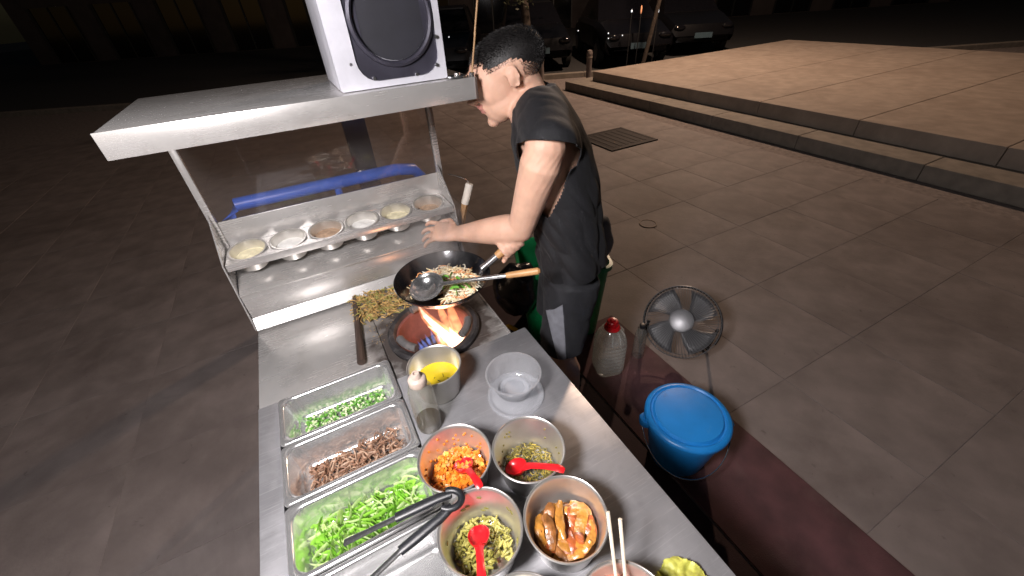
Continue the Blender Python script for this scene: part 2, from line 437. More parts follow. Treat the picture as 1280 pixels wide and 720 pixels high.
# stone platform of two steps
plat = tag(empty('stone_platform', cw(5.09, 7.5, 0), A), 'broad two-step stone platform at the edge of the plaza', 'platform')
def platform_step(name, u0, w1, z0, z1, mat_):
    # long slabs along w, each its own piece
    k = 0; w = w1
    while w > w1 - 13:
        b = MB(); b.box(u0, u0 + 1.2 if z1 < .2 else u0 + 6, w - 1.2 + .004, w - .002, z0, z1)
        o = b.build('stone_slab', mat_, plat, bevel=.008, smooth=0); w -= 1.2
platform_step('a', 0, 0, 0, .155, M['stone_side'])
platform_step('b', .42, -.35, .15, .325, M['stone'])

# iron drain cover, round valve cover
dc = thing('drain_cover', 'dark square iron drain cover set in the paving before the stone platform', 'drain cover', (1.55, 5.48, 0), A)
b = MB(); b.box(-.34, .34, -.33, .33, .002, .012); b.build('plate', M['drain_iron'], dc, bevel=.003)
b = MB(); b.box(-.38, .38, -.37, -.33, .001, .014); b.box(-.38, .38, .33, .37, .001, .014); b.box(-.38, -.34, -.33, .33, .001, .014); b.box(.34, .38, -.33, .33, .001, .014)
b.build('frame', M['drain_iron'], dc)
for k in range(6):
    b = MB(); b.box(-.28 + k * .1, -.24 + k * .1, -.28, .28, .012, .016); b.build('rib', M['drain_iron'], dc)
vc = thing('valve_cover', 'small round valve cover with a pale rim in the paving', 'valve cover', (1.212, 3.06, 0))
b = MB(); b.lathe([(.0, .004), (.064, .004), (.064, .001)], 32); b.build('lid', M['slab'], vc)
b = MB(); b.lathe([(.066, .001), (.066, .007), (.074, .007), (.074, .001)], 36, closed=True); b.build('rim', M['stone'], vc)

# red floor mat beside the cart; its dark near strip is painted counter shadow
fm = thing('floor_mat', 'dark red floor mat laid along the cart where the cook stands', 'mat', cw(1.1, .9, 0), A)
b = MB(); b.box(-.17, .27, -1.8, .55, .002, .010); b.build('mat_strip', M['mat_red'], fm, bevel=.003)
mat('mat_shadow', (.035, .016, .019), .85, 0, .3, 9, .35, 220)
b = MB(); b.box(-.50, -.18, -1.8, 1.25, .003, .007); b.build('mat_strip', M['mat_shadow'], fm, bevel=.002)

# ================================================================== FOOD CART
Z = .75
UL, UR = -.36, .474
cart = thing('food_cart', 'stainless steel street food cart with wok stove, spice rail and overhead shelf', 'food cart', (0, 0, 0), A)
def cp(name, mb, m, bevel=.0015, smooth=35, parent=cart): return mb.build(name, M[m], parent, bevel, smooth)
b = MB(); b.prism([(.022, -.05), (UR, -.05), (UR, .912), (.022, .912)], 'z', Z - .035, Z); cp('counter_top', b, 'counter_steel', .004)
b = MB(); b.box(UL, -.307, -.05, 1.006, Z - .035, Z); b.box(-.305, .020, -.05, .296, Z - .035, Z - .0005); cp('counter_edge', b, 'counter_steel', .002)
# stove plate with round opening
def holed(mb, x0, x1, y0, y1, z, cx, cy, r, n=48):
    cs = []; ps = []
    for k in range(n):
        a = 2 * math.pi * k / n; dx, dy = math.cos(a), math.sin(a)
        t = 1e9
        if dx > 1e-9: t = min(t, (x1 - cx) / dx)
        if dx < -1e-9: t = min(t, (x0 - cx) / dx)
        if dy > 1e-9: t = min(t, (y1 - cy) / dy)
        if dy < -1e-9: t = min(t, (y0 - cy) / dy)
        cs.append((cx + r * dx, cy + r * dy, z)); ps.append([cx + t * dx, cy + t * dy, z])
    for X in (x0, x1):
        for Y in (y0, y1):
            i = min(range(n), key=lambda k: (ps[k][0] - X) ** 2 + (ps[k][1] - Y) ** 2); ps[i][0] = X; ps[i][1] = Y
    mb.add(cs + ps, [(k, n + k, n + (k + 1) % n, (k + 1) % n) for k in range(n)])
HU, HW = .197, 1.062
def sooty():
    m = M['panel_steel'].copy(); m.name = 'stove_steel'; nt = m.node_tree; n = nt.nodes; l = nt.links; p = n['Principled BSDF']
    tc = n['Texture Coordinate']; sb = n.new('ShaderNodeVectorMath'); sb.operation = 'DISTANCE'; sb.inputs[1].default_value = (HU, HW, Z)
    l.new(tc.outputs['Object'], sb.inputs[0]); nz = n.new('ShaderNodeTexNoise'); nz.inputs['Scale'].default_value = 28; nz.inputs['Detail'].default_value = 8
    l.new(tc.outputs['Object'], nz.inputs['Vector'])
    ma = n.new('ShaderNodeMath'); ma.operation = 'MULTIPLY_ADD'; ma.inputs[1].default_value = .16; l.new(nz.outputs['Fac'], ma.inputs[0]); l.new(sb.outputs['Value'], ma.inputs[2])
    mr = n.new('ShaderNodeMapRange'); mr.inputs['From Min'].default_value = .262; mr.inputs['From Max'].default_value = .37; mr.inputs['To Min'].default_value = .94; mr.inputs['To Max'].default_value = .0
    l.new(ma.outputs[0], mr.inputs[0])
    mx = n.new('ShaderNodeMix'); mx.data_type = 'RGBA'; src = p.inputs['Base Color'].links[0].from_socket
    l.new(mr.outputs[0], mx.inputs['Factor']); l.new(src, mx.inputs['A']); mx.inputs['B'].default_value = (.035, .024, .02, 1); l.new(mx.outputs['Result'], p.inputs['Base Color'])
    mt = n.new('ShaderNodeMath'); mt.operation = 'MULTIPLY_ADD'; mt.inputs[1].default_value = -.6; mt.inputs[2].default_value = .6; l.new(mr.outputs[0], mt.inputs[0]); l.new(mt.outputs[0], p.inputs['Metallic'])
    M['stove_steel'] = m
sooty()
b = MB(); holed(b, .022, .418, .914, 1.40, Z - .006, HU, HW, .128)
b.box(.022, .414, 1.398, 1.41, Z - .03, Z - .007)
b.box(.414, .420, .914, 1.41, Z - .05, Z - .002); cp('stove_plate', b, 'stove_steel', 0)
b = MB(); b.box(UL, .020, 1.008, 1.41, Z - .03, Z - .006); cp('stove_plate', b, 'stove_steel', .001)
b = MB(); b.tube([(-.012, 1.40, Z + .006), (-.03, 1.25, Z + .007), (-.058, 1.03, Z + .008)], [.011, .012, .013], 10); cp('divider_bar', b, 'dark_wood', 0)
# rear steps
b = MB(); b.prism([(1.395, Z), (1.42, .79), (1.43, .79), (1.43, Z)], 'x', UL, .414); cp('splash_strip', b, 'panel_steel', 0)
b = MB(); b.box(UL, .440, 1.421, 1.431, .791, .884); cp('splash_panel', b, 'panel_steel')
b = MB(); b.prism([(1.418, .885), (1.60, .925), (1.60, .932), (1.418, .893)], 'x', UL, .442); cp('sloping_ledge', b, 'panel_steel', .001)
# spice rail with holes
cups_u = [-.290, -.158, -.026, .106, .238, .373]
edges = [UL + .002, -.224, -.092, .040, .172, .305, .452]
b = MB()
for k, cu in enumerate(cups_u): holed(b, edges[k], edges[k + 1], 1.447, 1.598, 1.0, cu, 1.52, .060, 36)
rail = cp('spice_rail', b, 'panel_steel', 0)
b = MB(); b.box(UL + .002, .452, 1.443, 1.447, .977, 1.002); cp('front_lip', b, 'panel_steel', .0008, parent=rail)
b = MB(); b.box(UL, .453, 1.600, 1.606, .933, 1.092); cp('back_panel', b, 'panel_steel', .001)
# glass pane, frame, posts, shelf
b = MB(); b.box(UL + .01, .452, 1.601, 1.605, 1.093, 1.438); cp('glass_pane', b, 'pane', 0)
b = MB(); b.box(.453, .476, 1.588, 1.612, .75, 1.438); cp('post', b, 'panel_steel', .002)
b = MB(); b.box(UL - .012, UL + .009, 1.588, 1.612, .75, 1.438); cp('post', b, 'panel_steel', .002)
for uu in (.4545, UL - .006):
    b = MB(); b.prism([(1.586, 1.13), (1.441, 1.003), (1.40, Z - .0), (1.587, Z)], 'x', uu, uu + .004); cp('side_gusset', b, 'panel_steel', 0)
sh = MB(); sh.box(UL - .02, .486, 1.160, 1.164, 1.437, 1.494); sh.box(UL - .02, .486, 1.164, 1.62, 1.486, 1.492)
sh.box(.482, .486, 1.164, 1.62, 1.44, 1.486); sh.box(UL - .02, UL - .016, 1.164, 1.62, 1.44, 1.486); sh.box(UL - .016, .482, 1.616, 1.62, 1.44, 1.486)
sh.box(UL - .016, .482, 1.164, 1.19, 1.439, 1.442)
shelf = cp('overhead_shelf', sh, 'panel_steel', .001)
b = MB(); b.box(.483, .4885, 1.155, 1.162, 1.437, 1.494); cp('edge_trim', b, 'dark_wood', .0005, parent=shelf)
# cart body
b = MB(); b.box(.440, .446, -.04, .912, .15, Z - .036); cp('side_panel', b, 'panel_steel', .001)
b = MB(); b.box(.400, .406, .914, 1.60, .15, Z - .032); cp('side_panel', b, 'panel_steel', .001)
b = MB(); b.box(UL + .01, UL + .016, -.04, 1.60, .15, Z - .036); cp('side_panel', b, 'panel_steel', .001)
b = MB(); b.box(UL + .017, .439, -.04, -.034, .15, Z - .036); cp('front_panel', b, 'panel_steel', .001)
b = MB(); b.box(UL + .017, .399, 1.594, 1.60, .15, Z); cp('rear_panel', b, 'panel_steel', .001)
b = MB(); b.box(UL + .017, .399, -.03, 1.59, .15, .156); cp('base_floor', b, 'panel_steel', .001)
for uu, ww in ((UL + .06, .05), (.38, .05), (UL + .06, 1.5), (.36, 1.5)):
    wh = MB(); wh.lathe([(.0, -.018), (.05, -.018), (.062, -.012), (.062, .012), (.05, .018), (0, .018)], 24, (uu, ww, .063), Matrix.Rotation(R(90), 3, 'Y'))
    w_ = cp('caster', wh, 'tyre', 0)
    b = MB(); b.box(uu - .026, uu - .02, ww - .02, ww + .02, .05, .149); b.box(uu + .02, uu + .026, ww - .02, ww + .02, .05, .149); cp('fork', b, 'chrome', 0, parent=w_)

# spice cups hang in the rail
def spice_cup(u, label, fill, lvl):
    t = thing('spice_cup', label, 'spice cup', cw(u, 1.52, 1.004), A, 'spice cups in the rail')
    t.rotation_euler = (R(8), 0, A)
    b = MB(); b.lathe([(0, -.066), (.040, -.066), (.047, -.060), (.0575, .0), (.063, .001), (.064, .0035), (.062, .0048), (.0565, .0035), (.0455, -.059), (.039, -.0635), (0, -.064)], 36)
    b.build('bowl', M['pot_steel'], t)
    b = MB(); rr = .0455 + (.0110) * ((lvl + .059) / .0625)
    prof = [(rr, lvl)]
    vs = [(0, 0, lvl + .012)]
    n = 28; rg = 5
    for i in range(1, rg + 1):
        for k in range(n):
            a = 2 * math.pi * k / n; r0 = rr * i / rg
            h = .012 * (1 - i / rg) + .004 * noise.noise(Vector((r0 * 60 * math.cos(a), r0 * 60 * math.sin(a), u * 9))) * (1 if i < rg else 0)
            vs.append((r0 * math.cos(a), r0 * math.sin(a), lvl + h))
    fs = [(0, 1 + k, 1 + (k + 1) % n) for k in range(n)]
    for i in range(rg - 1):
        for k in range(n):
            fs.append((1 + i * n + k, 1 + (i + 1) * n + k, 1 + (i + 1) * n + (k + 1) % n, 1 + i * n + (k + 1) % n))
    b.add(vs, fs); b.build('powder', M[fill], t, smooth=60)
    return t
spice_cup(.106, 'steel spice cup of white salt, third from the right end of the rail', 'salt', -.028)
spice_cup(.238, 'steel spice cup of cream coloured seasoning, second from the right end of the rail', 'msg', -.030)
spice_cup(.373, 'steel spice cup of brown powder at the right end of the rail', 'pepper_powder', -.034)
spice_cup(-.026, 'steel spice cup fourth from the right end of the rail', 'pepper_powder', -.028)
spice_cup(-.158, 'steel spice cup fifth from the right end of the rail', 'salt', -.028)
spice_cup(-.290, 'steel spice cup at the left end of the rail', 'msg', -.028)

# exhaust blower on the shelf
bl = thing('exhaust_blower', 'grey metal exhaust blower with a big round opening on the overhead shelf', 'blower', cw(.275, 1.205, 1.4945), A)
BW, BH = .29, .31
b = MB(); b.box(-BW/2, BW/2, .012, .26, 0, BH); b.build('housing', M['fan_casing'], bl, bevel=.004)
fr = MB(); o_ = [Vector((x, 0, y + BH/2)) for x, y in rrect(BW, BH, .006, 5)]; i_ = [Vector((x + .018, 0, y + BH/2)) for x, y in rrect(BW - .070, BH - .03, .05, 5)]
fr.rings([[p + Vector((0, .0115, 0)) for p in o_], o_, i_, [p + Vector((0, .0115, 0)) for p in i_]], False, False); fr.build('face_frame', M['fan_casing'], bl, smooth=40)
ring = MB(); cz = BH/2 - .005
pl = MB(); n = 48
outer = [Vector((x + .018, .007, y + BH/2)) for x, y in rrect(BW - .068, BH - .028, .05, 11)]
inner = []
for k in range(len(outer)):
    d = Vector((outer[k].x - .018, 0, outer[k].z - cz)).normalized(); inner.append(Vector((.018 + d.x * .103, .007, cz + d.z * .103)))
pl.rings([outer, inner], False, False); pl.build('dark_plate', M['fan_dark'], bl, smooth=40)
MX = Matrix.Rotation(R(90), 3, 'X')
ring.lathe([(.103, -.008), (.109, .002), (.107, .010), (.100, .014), (.095, .010), (.093, -.10), (.095, -.10), (.099, -.01)], 56, (.018, .006, cz), MX, closed=True); ring.build('inlet_ring', M['fan_dark'], bl)
b = MB(); b.lathe([(0, 0), (.0935, 0), (.0935, -.004), (0, -.004)], 40, (.018, .009, cz), MX); b.build('hole_disc', M['hole_dark'], bl)  # dark disc painted for the unlit depth of the opening
for k, (x, z) in enumerate([(-.105, .06), (-.055, .022), (.06, .018), (.118, .035), (.128, .10), (.118, .20), (.06, .29), (-.1, .28), (.128, .27)]):
    b = MB(); b.lathe([(0, .006), (.004, .006), (.0055, .002), (.0055, -.001), (0, -.001)], 12, (x, -.0005 if abs(x) > .11 else .006, z), MX); b.build('bolt', M['chrome'], bl)
lid = tag(MB().lathe([(0, .010), (.008, .010), (.009, .004), (.026, .003), (.028, 0), (0, 0)], 28).build('jar_lid', M['chrome'], loc=cw(.447, 1.20, 1.4945)), 'small shiny round lid at the right end of the overhead shelf', 'lid')

# ================================================================== STOVE: burner, flames, wok
HB = thing('wok_burner', 'round clay-lined wok burner with charred iron rim in the stove', 'burner', cw(HU, HW, Z), A)
b = MB(); b.lathe([(.128, -.006), (.156, -.004), (.158, .012), (.150, .022), (.136, .020), (.128, .010), (.127, -.004)], 56, closed=True); b.build('rim', M['burnt_iron'], HB)
b = MB(); b.lathe([(.1275, .012), (.122, .006), (.116, -.05), (.104, -.115), (.108, -.118), (.126, -.05)], 48, closed=True); b.build('clay_wall', M['clay_lining'], HB)
b = MB(); b.lathe([(0, -.126), (.060, -.125), (.106, -.112), (.106, -.135), (0, -.14)], 40); b.build('soot_shade_floor', M['burnt_iron'], HB)  # soot colour, also set dark to give the bowl shaded depth
b = MB(); b.lathe([(.022, -.129), (.052, -.129), (.052, -.108), (.046, -.100), (.028, -.100), (.022, -.108)], 36, closed=True); b.build('gas_ring', M['burnt_iron'], HB)
for k, (a, rr_) in enumerate(((-38, .120), (92, .120), (205, .120))):
    b = MB(); pts = [(rr_ * math.cos(R(a + t)), rr_ * math.sin(R(a + t)), .018 + .010) for t in range(-20, 21, 8)]
    b.tube(pts, [.013] * len(pts), 8, ry=[.014] * len(pts)); b.build('pot_support', M['brick_grey'], HB, smooth=50)
fl = thing('gas_flames', 'orange and blue gas flames licking up from the wok burner', 'flame', cw(HU, HW, Z - .100), A)
def tongue(pts, rad, m, name='flame_tongue'):
    # smooth the path
    P = [Vector(p) for p in pts]; Q = []; Rr = []
    for i in range(len(P) - 1):
        for t in (0, .33, .66):
            Q.append(P[i].lerp(P[i + 1], t)); Rr.append(rad[i] * (1 - t) + rad[i + 1] * t)
    Q.append(P[-1]); Rr.append(rad[-1])
    for _ in range(2):
        Q = [Q[0]] + [(Q[i - 1] + Q[i] * 2 + Q[i + 1]) / 4 for i in range(1, len(Q) - 1)] + [Q[-1]]
    b = MB(); b.tube(Q, Rr, 10, ry=[r * .6 for r in Rr], ref=(1, 0, 0)); return b.build(name, M[m], fl, smooth=180)
# tongues, local cart axes (u right, w away), base at the gas ring; wide faint sheath round a thin bright core
for pts_, rad_ in (([(.05, -.02, .0), (.04, -.01, .05), (.01, .0, .11), (-.02, .012, .165), (-.028, .02, .205)], [.010, .017, .012, .008, .002]),
                   ([(.065, -.03, .0), (.06, -.02, .04), (.02, -.01, .085), (-.02, -.005, .13)], [.012, .017, .010, .002]),
                   ([(.07, -.035, .0), (.075, -.03, .035), (.055, -.02, .075), (.05, -.012, .10)], [.012, .015, .008, .002]),
                   ([(.085, -.015, .0), (.092, -.01, .03), (.085, .0, .055)], [.010, .013, .002])):
    tongue(pts_, rad_, 'flame_core'); tongue(pts_[:-1] + [tuple(Vector(pts_[-1]) * 1.06)], [r * 1.75 + .002 for r in rad_[:-1]] + [.003], 'flame')
for pts_, rad_ in (([(.075, -.02, .0), (.085, -.005, .05), (.075, .02, .12), (.078, .03, .20)], [.018, .022, .018, .004]), ([(.03, .03, .0), (.025, .035, .06), (.012, .04, .12)], [.013, .015, .002]),
                   ([(.02, -.03, .0), (.01, -.02, .05), (-.01, -.015, .09)], [.012, .014, .002]), ([(.06, .02, .0), (.055, .03, .08), (.04, .03, .15), (.045, .03, .19)], [.014, .018, .012, .003])):
    tongue(pts_, rad_, 'flame')
for k in range(13):
    a = R(70 + k * 21); c = (.046 * math.cos(a), .046 * math.sin(a))
    tongue([(c[0], c[1], .0), (c[0] * 1.25, c[1] * 1.25, .016), (c[0] * 1.5, c[1] * 1.5, .034 + .022 * rnd.random())], [.0055, .007, .001], 'flame_blue', 'blue_flame')
fd = bpy.data.lights.new('flame_light', 'POINT'); fd.energy = .5; fd.color = (1, .42, .16); fd.shadow_soft_size = .03
fo = bpy.data.objects.new('flame_light', fd); C.objects.link(fo); fo.parent = fl; fo.location = (.03, 0, .09)

# wok, held just above the fire
WOKC = Vector((-.225, 1.085, .945))
wk = thing('wok', 'round black iron wok with a wooden handle held over the flames', 'wok', WOKC)
prof = []
for k in range(0, 11):
    t = k / 10; prof.append((.156 * math.sin(t * R(62)) / math.sin(R(62)), -.082 + .082 * (1 - math.cos(t * R(62))) / (1 - math.cos(R(62)))))
inn = [(max(0, r - .0022) if r > 0 else 0, z + .0028) for r, z in prof]
b = MB(); b.lathe(prof + [(.1575, .001), (.157, .003)] + inn[::-1][0:], 56); b.build('pan', M['wok_iron'], wk, smooth=50)
hd = (Vector((.01, 1.135, 1.025)) - Vector((-.085, 1.115, .955))).normalized()
h0 = Vector((-.085, 1.115, .952)) - WOKC
b = MB(); b.tube([h0 - hd * .012, h0 + hd * .015, h0 + hd * .055], [.013, .011, .012], 14); b.build('socket', M['chrome'], wk)
b = MB(); b.tube([h0 + hd * .054, h0 + hd * .075, h0 + hd * .13, h0 + hd * .175, h0 + hd * .182], [.013, .0145, .015, .014, .009], 14); b.build('handle', M['wood'], wk)
HANDLE_MID = WOKC + h0 + hd * .115

def strand(mb, c, d, L, r, bend, n=5, sq=.6, seg=6):
    c = Vector(c); d = Vector(d).normalized(); side = Vector(bend)
    pts = [c + d * (L * (t / (n - 1) - .5)) + side * (4 * (t / (n - 1)) * (1 - t / (n - 1))) for t in range(n)]
    mb.tube(pts, [r * .7] + [r] * (n - 2) + [r * .7], seg, ry=[r * sq * .7] + [r * sq] * (n - 2) + [r * sq * .7])
def rdir(flat=.25):
    a = rnd.uniform(0, 2 * math.pi); return Vector((math.cos(a), math.sin(a), rnd.uniform(-flat, flat)))
def disc(c, r):
    a = rnd.uniform(0, 2 * math.pi); q = r * math.sqrt(rnd.random()); return Vector((c[0] + q * math.cos(a), c[1] + q * math.sin(a), c[2]))
def stuff(name, mbs, label, cat):
    """one heap of food: several coloured meshes joined as one object with material slots"""
    me = bpy.data.meshes.new(name); vs = []; fs = []; mi = []
    for k, (mb, m) in enumerate(mbs):
        me.materials.append(M[m]); o = len(vs); vs += [tuple(p) for p in mb.v]; fs += [tuple(i + o for i in f) for f in mb.f]; mi += [k] * len(mb.f)
    me.from_pydata(vs, [], fs); me.polygons.foreach_set('material_index', mi); me.update()
    o = link(name, me, None, smooth=50); tag(o, label, cat, kind='stuff'); return o
# stir-fried noodles in the wok
a, b_, c_, d_ = MB(), MB(), MB(), MB()
WF = WOKC + Vector((.005, -.025, -.055))
for k in range(680):
    p = disc(WOKC + Vector((.006, -.012, 0)), .102); rw = math.hypot(p.x - WOKC.x, p.y - WOKC.y); q = min(1, rw / .108)
    p.z = WOKC.z - .074 + .082 * (rw / .156) ** 2 + .052 * (1 - q * q) * rnd.uniform(.3, 1.1) + .004
    if math.hypot(p.x + .262, p.y - 1.005) < .050: continue
    mb = (a, a, b_, b_, c_)[k % 5]
    strand(mb, p, rdir(.25), rnd.uniform(.025, .06), rnd.uniform(.0016, .0028), Vector((rnd.uniform(-1, 1), rnd.uniform(-1, 1), rnd.uniform(0, 1))) * .012, 5, .8, 5)
for k in range(16):
    p = disc(WF + Vector((.03, -.01, 0)), .05); p.z += .035 + rnd.uniform(0, .02)
    strand(d_, p, rdir(.3), rnd.uniform(.02, .04), .005, Vector((0, 0, .006)), 4, .3, 6)
stuff('fried_noodles', [(a, 'noodle'), (b_, 'sprout'), (c_, 'ham'), (d_, 'scallion')], 'heap of stir-fried noodles with bean sprouts and greens in the wok', 'noodles')

# ladle lying across the wok
L0 = Vector((-.262, 1.005, .962)); L1 = Vector((.079, .955, 1.028))
ld = (L1 - L0).normalized()
lt = thing('wok_ladle', 'long steel wok ladle with a wooden grip resting across the wok', 'ladle', L0)
nrm = Vector((-.12, -.30, .95)).normalized(); FM = frame_to(nrm)
b = MB(); LSC = 1.2
pr_ = [(0, -.020), (.016, -.0185), (.030, -.013), (.040, -.005), (.045, .004), (.0435, .004), (.0385, -.003), (.029, -.0112), (.015, -.0167), (0, -.018)]
b.lathe([(r * LSC, z * LSC) for r, z in pr_], 40, (0, 0, 0), FM); b.build('bowl', M['chrome'], lt, smooth=60)
b = MB(); b.tube([ld * .046 + Vector((0, 0, -.004)), ld * .055 + Vector((0, 0, .004)), ld * .12 + Vector((0, 0, .004)), ld * .26], [.007, .006, .0065, .0065], 12); b.build('shaft', M['chrome'], lt)
b = MB(); b.tube([ld * .255, ld * .27, ld * .33, (L1 - L0) + ld * .0, (L1 - L0) + ld * .006], [.008, .0095, .0105, .0105, .006], 14); b.build('grip', M['wood'], lt)

# steam over the wok
stm = bpy.data.materials.new('steam_air'); stm.use_nodes = True; nt = stm.node_tree; n = nt.nodes; l = nt.links; n.remove(n['Principled BSDF'])
pv = n.new('ShaderNodeVolumePrincipled'); pv.inputs['Color'].default_value = (.95, .93, .95, 1); pv.inputs['Anisotropy'].default_value = .2
tc = n.new('ShaderNodeTexCoord'); nz = n.new('ShaderNodeTexNoise'); nz.inputs['Scale'].default_value = 11; nz.inputs['Detail'].default_value = 3; nz.inputs['Distortion'].default_value = .8
mp = n.new('ShaderNodeMapping'); mp.inputs['Scale'].default_value = (1, 1, .5); l.new(tc.outputs['Object'], mp.inputs[0]); l.new(mp.outputs[0], nz.inputs['Vector'])
gr = n.new('ShaderNodeVectorMath'); gr.operation = 'LENGTH'; mp2 = n.new('ShaderNodeMapping'); mp2.inputs['Scale'].default_value = (1 / .13, 1 / .12, 1 / .16); l.new(tc.outputs['Object'], mp2.inputs[0]); l.new(mp2.outputs[0], gr.inputs[0])
fa = n.new('ShaderNodeMapRange'); fa.inputs['From Min'].default_value = .3; fa.inputs['From Max'].default_value = 1.0; fa.inputs['To Min'].default_value = 1; fa.inputs['To Max'].default_value = 0; l.new(gr.outputs['Value'], fa.inputs[0])
mr = n.new('ShaderNodeMapRange'); mr.inputs['From Min'].default_value = .44; mr.inputs['From Max'].default_value = .70; mr.inputs['To Max'].default_value = 11.0; l.new(nz.outputs['Fac'], mr.inputs[0])
mu = n.new('ShaderNodeMath'); mu.operation = 'MULTIPLY'; l.new(mr.outputs[0], mu.inputs[0]); l.new(fa.outputs[0], mu.inputs[1]); l.new(mu.outputs[0], pv.inputs['Density']); l.new(pv.outputs[0], n['Material Output'].inputs['Volume'])
b = MB(); b.ell((0, 0, 0), (.13, .12, .16), 24, 16); tag(b.build('steam', stm, smooth=180, loc=WOKC + Vector((.01, .02, .13))), 'thin white steam rising from the wok', 'steam', kind='stuff')

# scraps on the stove plate
a, b_ = MB(), MB()
for k in range(620):
    q = rnd.gauss(0, .6); u = .062 + .085 * max(-1, min(1, q)) + rnd.uniform(-.02, .02); w = 1.310 + rnd.uniform(-.085, .085)
    if (u - HU) ** 2 + (w - HW) ** 2 < .175 ** 2 or u > .17 or w > 1.392: continue
    p = cw(u, w, Z - .002 + rnd.uniform(0, .022))
    strand(a if k % 3 else b_, p, rdir(.3), rnd.uniform(.008, .035), rnd.uniform(.0012, .0028), Vector((rnd.uniform(-1, 1), rnd.uniform(-1, 1), rnd.random())) * .005, 4, .8, 5)
for k in range(60):
    u = rnd.uniform(-.02, .14); w = rnd.uniform(1.10, 1.26)
    if (u - HU) ** 2 + (w - HW) ** 2 < .17 ** 2: continue
    strand(a, cw(u, w, Z - .004), rdir(.05), rnd.uniform(.003, .008), .0012, Vector((0, 0, .001)), 3, .8, 4)
stuff('vegetable_scraps', [(a, 'scrap'), (b_, 'scrap_green')], 'messy pile of vegetable scraps on the stove plate left of the burner', 'scraps')

# ================================================================== COUNTER: trays
def tray(w0, w1, name, label):
    L, Wd = .326, (w1 - w0) - .003
    cu, cwid = -.1425, (w0 + w1) / 2
    t = thing(name, label, 'food tray', cw(cu, cwid, Z), A, 'food trays along the left of the counter')
    def rg(l, w, r, z): return [Vector((x, y, z)) for x, y in rrect(l, w, r, 6)]
    b = MB()
    b.rings([rg(L, Wd, .012, .002), rg(L, Wd, .012, .006), rg(L - .006, Wd - .006, .010, .0085), rg(L - .024, Wd - .024, .030, .0085), rg(L - .030, Wd - .030, .030, .003),
             rg(L - .05, Wd - .046, .028, -.062), rg(L - .062, Wd - .058, .024, -.072), rg(L - .09, Wd - .086, .016, -.075)], False, True)
    b.rings([rg(L - .026, Wd - .026, .030, .002), rg(L - .048, Wd - .044, .028, -.064), rg(L - .06, Wd - .056, .024, -.0745)], False, True)
    b.build('pan', M['tray_steel'], t, smooth=60, recalc=False)
    return cu, cwid, L, Wd
T1 = tray(.829, 1.004, 'food_tray', 'steel tray of chopped scallions beside the stove')
T2 = tray(.653, .8285, 'food_tray', 'steel tray of brown shredded meat between scallions and lettuce')
T3 = tray(.477, .6525, 'food_tray', 'steel tray of shredded lettuce under the black tongs')
T4 = tray(.300, .4765, 'food_tray', 'empty steel tray nearest the camera below the tongs')
def tray_heap(T, n, gen, skew=-.3):
    for k in range(n):
        x = rnd.uniform(-1, 1) * (T[2] / 2 - .048); y = rnd.uniform(-1, 1) * (T[3] / 2 - .04)
        gen(k, cw(T[0] + x, T[1] + y, Z - .073), x / .12, y / .05)
a, b_ = MB(), MB()
def gen(k, p, x, y):
    p.z += rnd.uniform(0, .012) + .018 * max(0, .6 - y * .5) * rnd.random()
    d = rdir(.5); mb = a if k % 5 < 3 else b_
    mb.tube([p - d * .0022, p + d * .0022], [.0035, .0035], 7, ref=(.3, .5, 1)) if k % 2 else strand(mb, p, d, rnd.uniform(.005, .012), .0022, Vector((0, 0, .001)), 3, .7, 5)
tray_heap(T1, 700, gen); stuff('chopped_scallions', [(a, 'scallion'), (b_, 'scallion_white')], 'chopped green and white scallions in the tray by the stove', 'scallions')
a, b_ = MB(), MB()
def gen(k, p, x, y):
    p.z += rnd.uniform(0, .015) + .026 * max(0, .7 - y * .4 + x * .3) * rnd.random()
    strand(a if k % 3 else b_, p, rdir(.35), rnd.uniform(.015, .034), rnd.uniform(.002, .0034), Vector((rnd.uniform(-1, 1), rnd.uniform(-1, 1), rnd.random())) * .005, 4, .7, 6)
tray_heap(T2, 420, gen); stuff('shredded_meat', [(a, 'meat'), (b_, 'meat_pale')], 'brown shredded meat heaped in the second steel tray', 'meat')
a, b_ = MB(), MB()
def gen(k, p, x, y):
    p.z += rnd.uniform(0, .025) + .022 * max(0, .9 - y * .3) * rnd.random()
    strand(a if k % 5 < 3 else b_, p, rdir(.35), rnd.uniform(.022, .05), rnd.uniform(.005, .010), Vector((rnd.uniform(-1, 1), rnd.uniform(-1, 1), rnd.random())) * .008, 5, .16, 6)
tray_heap(T3, 330, gen); stuff('shredded_lettuce', [(a, 'lettuce'), (b_, 'lettuce_pale')], 'bright green shredded lettuce in the tray under the tongs', 'lettuce')

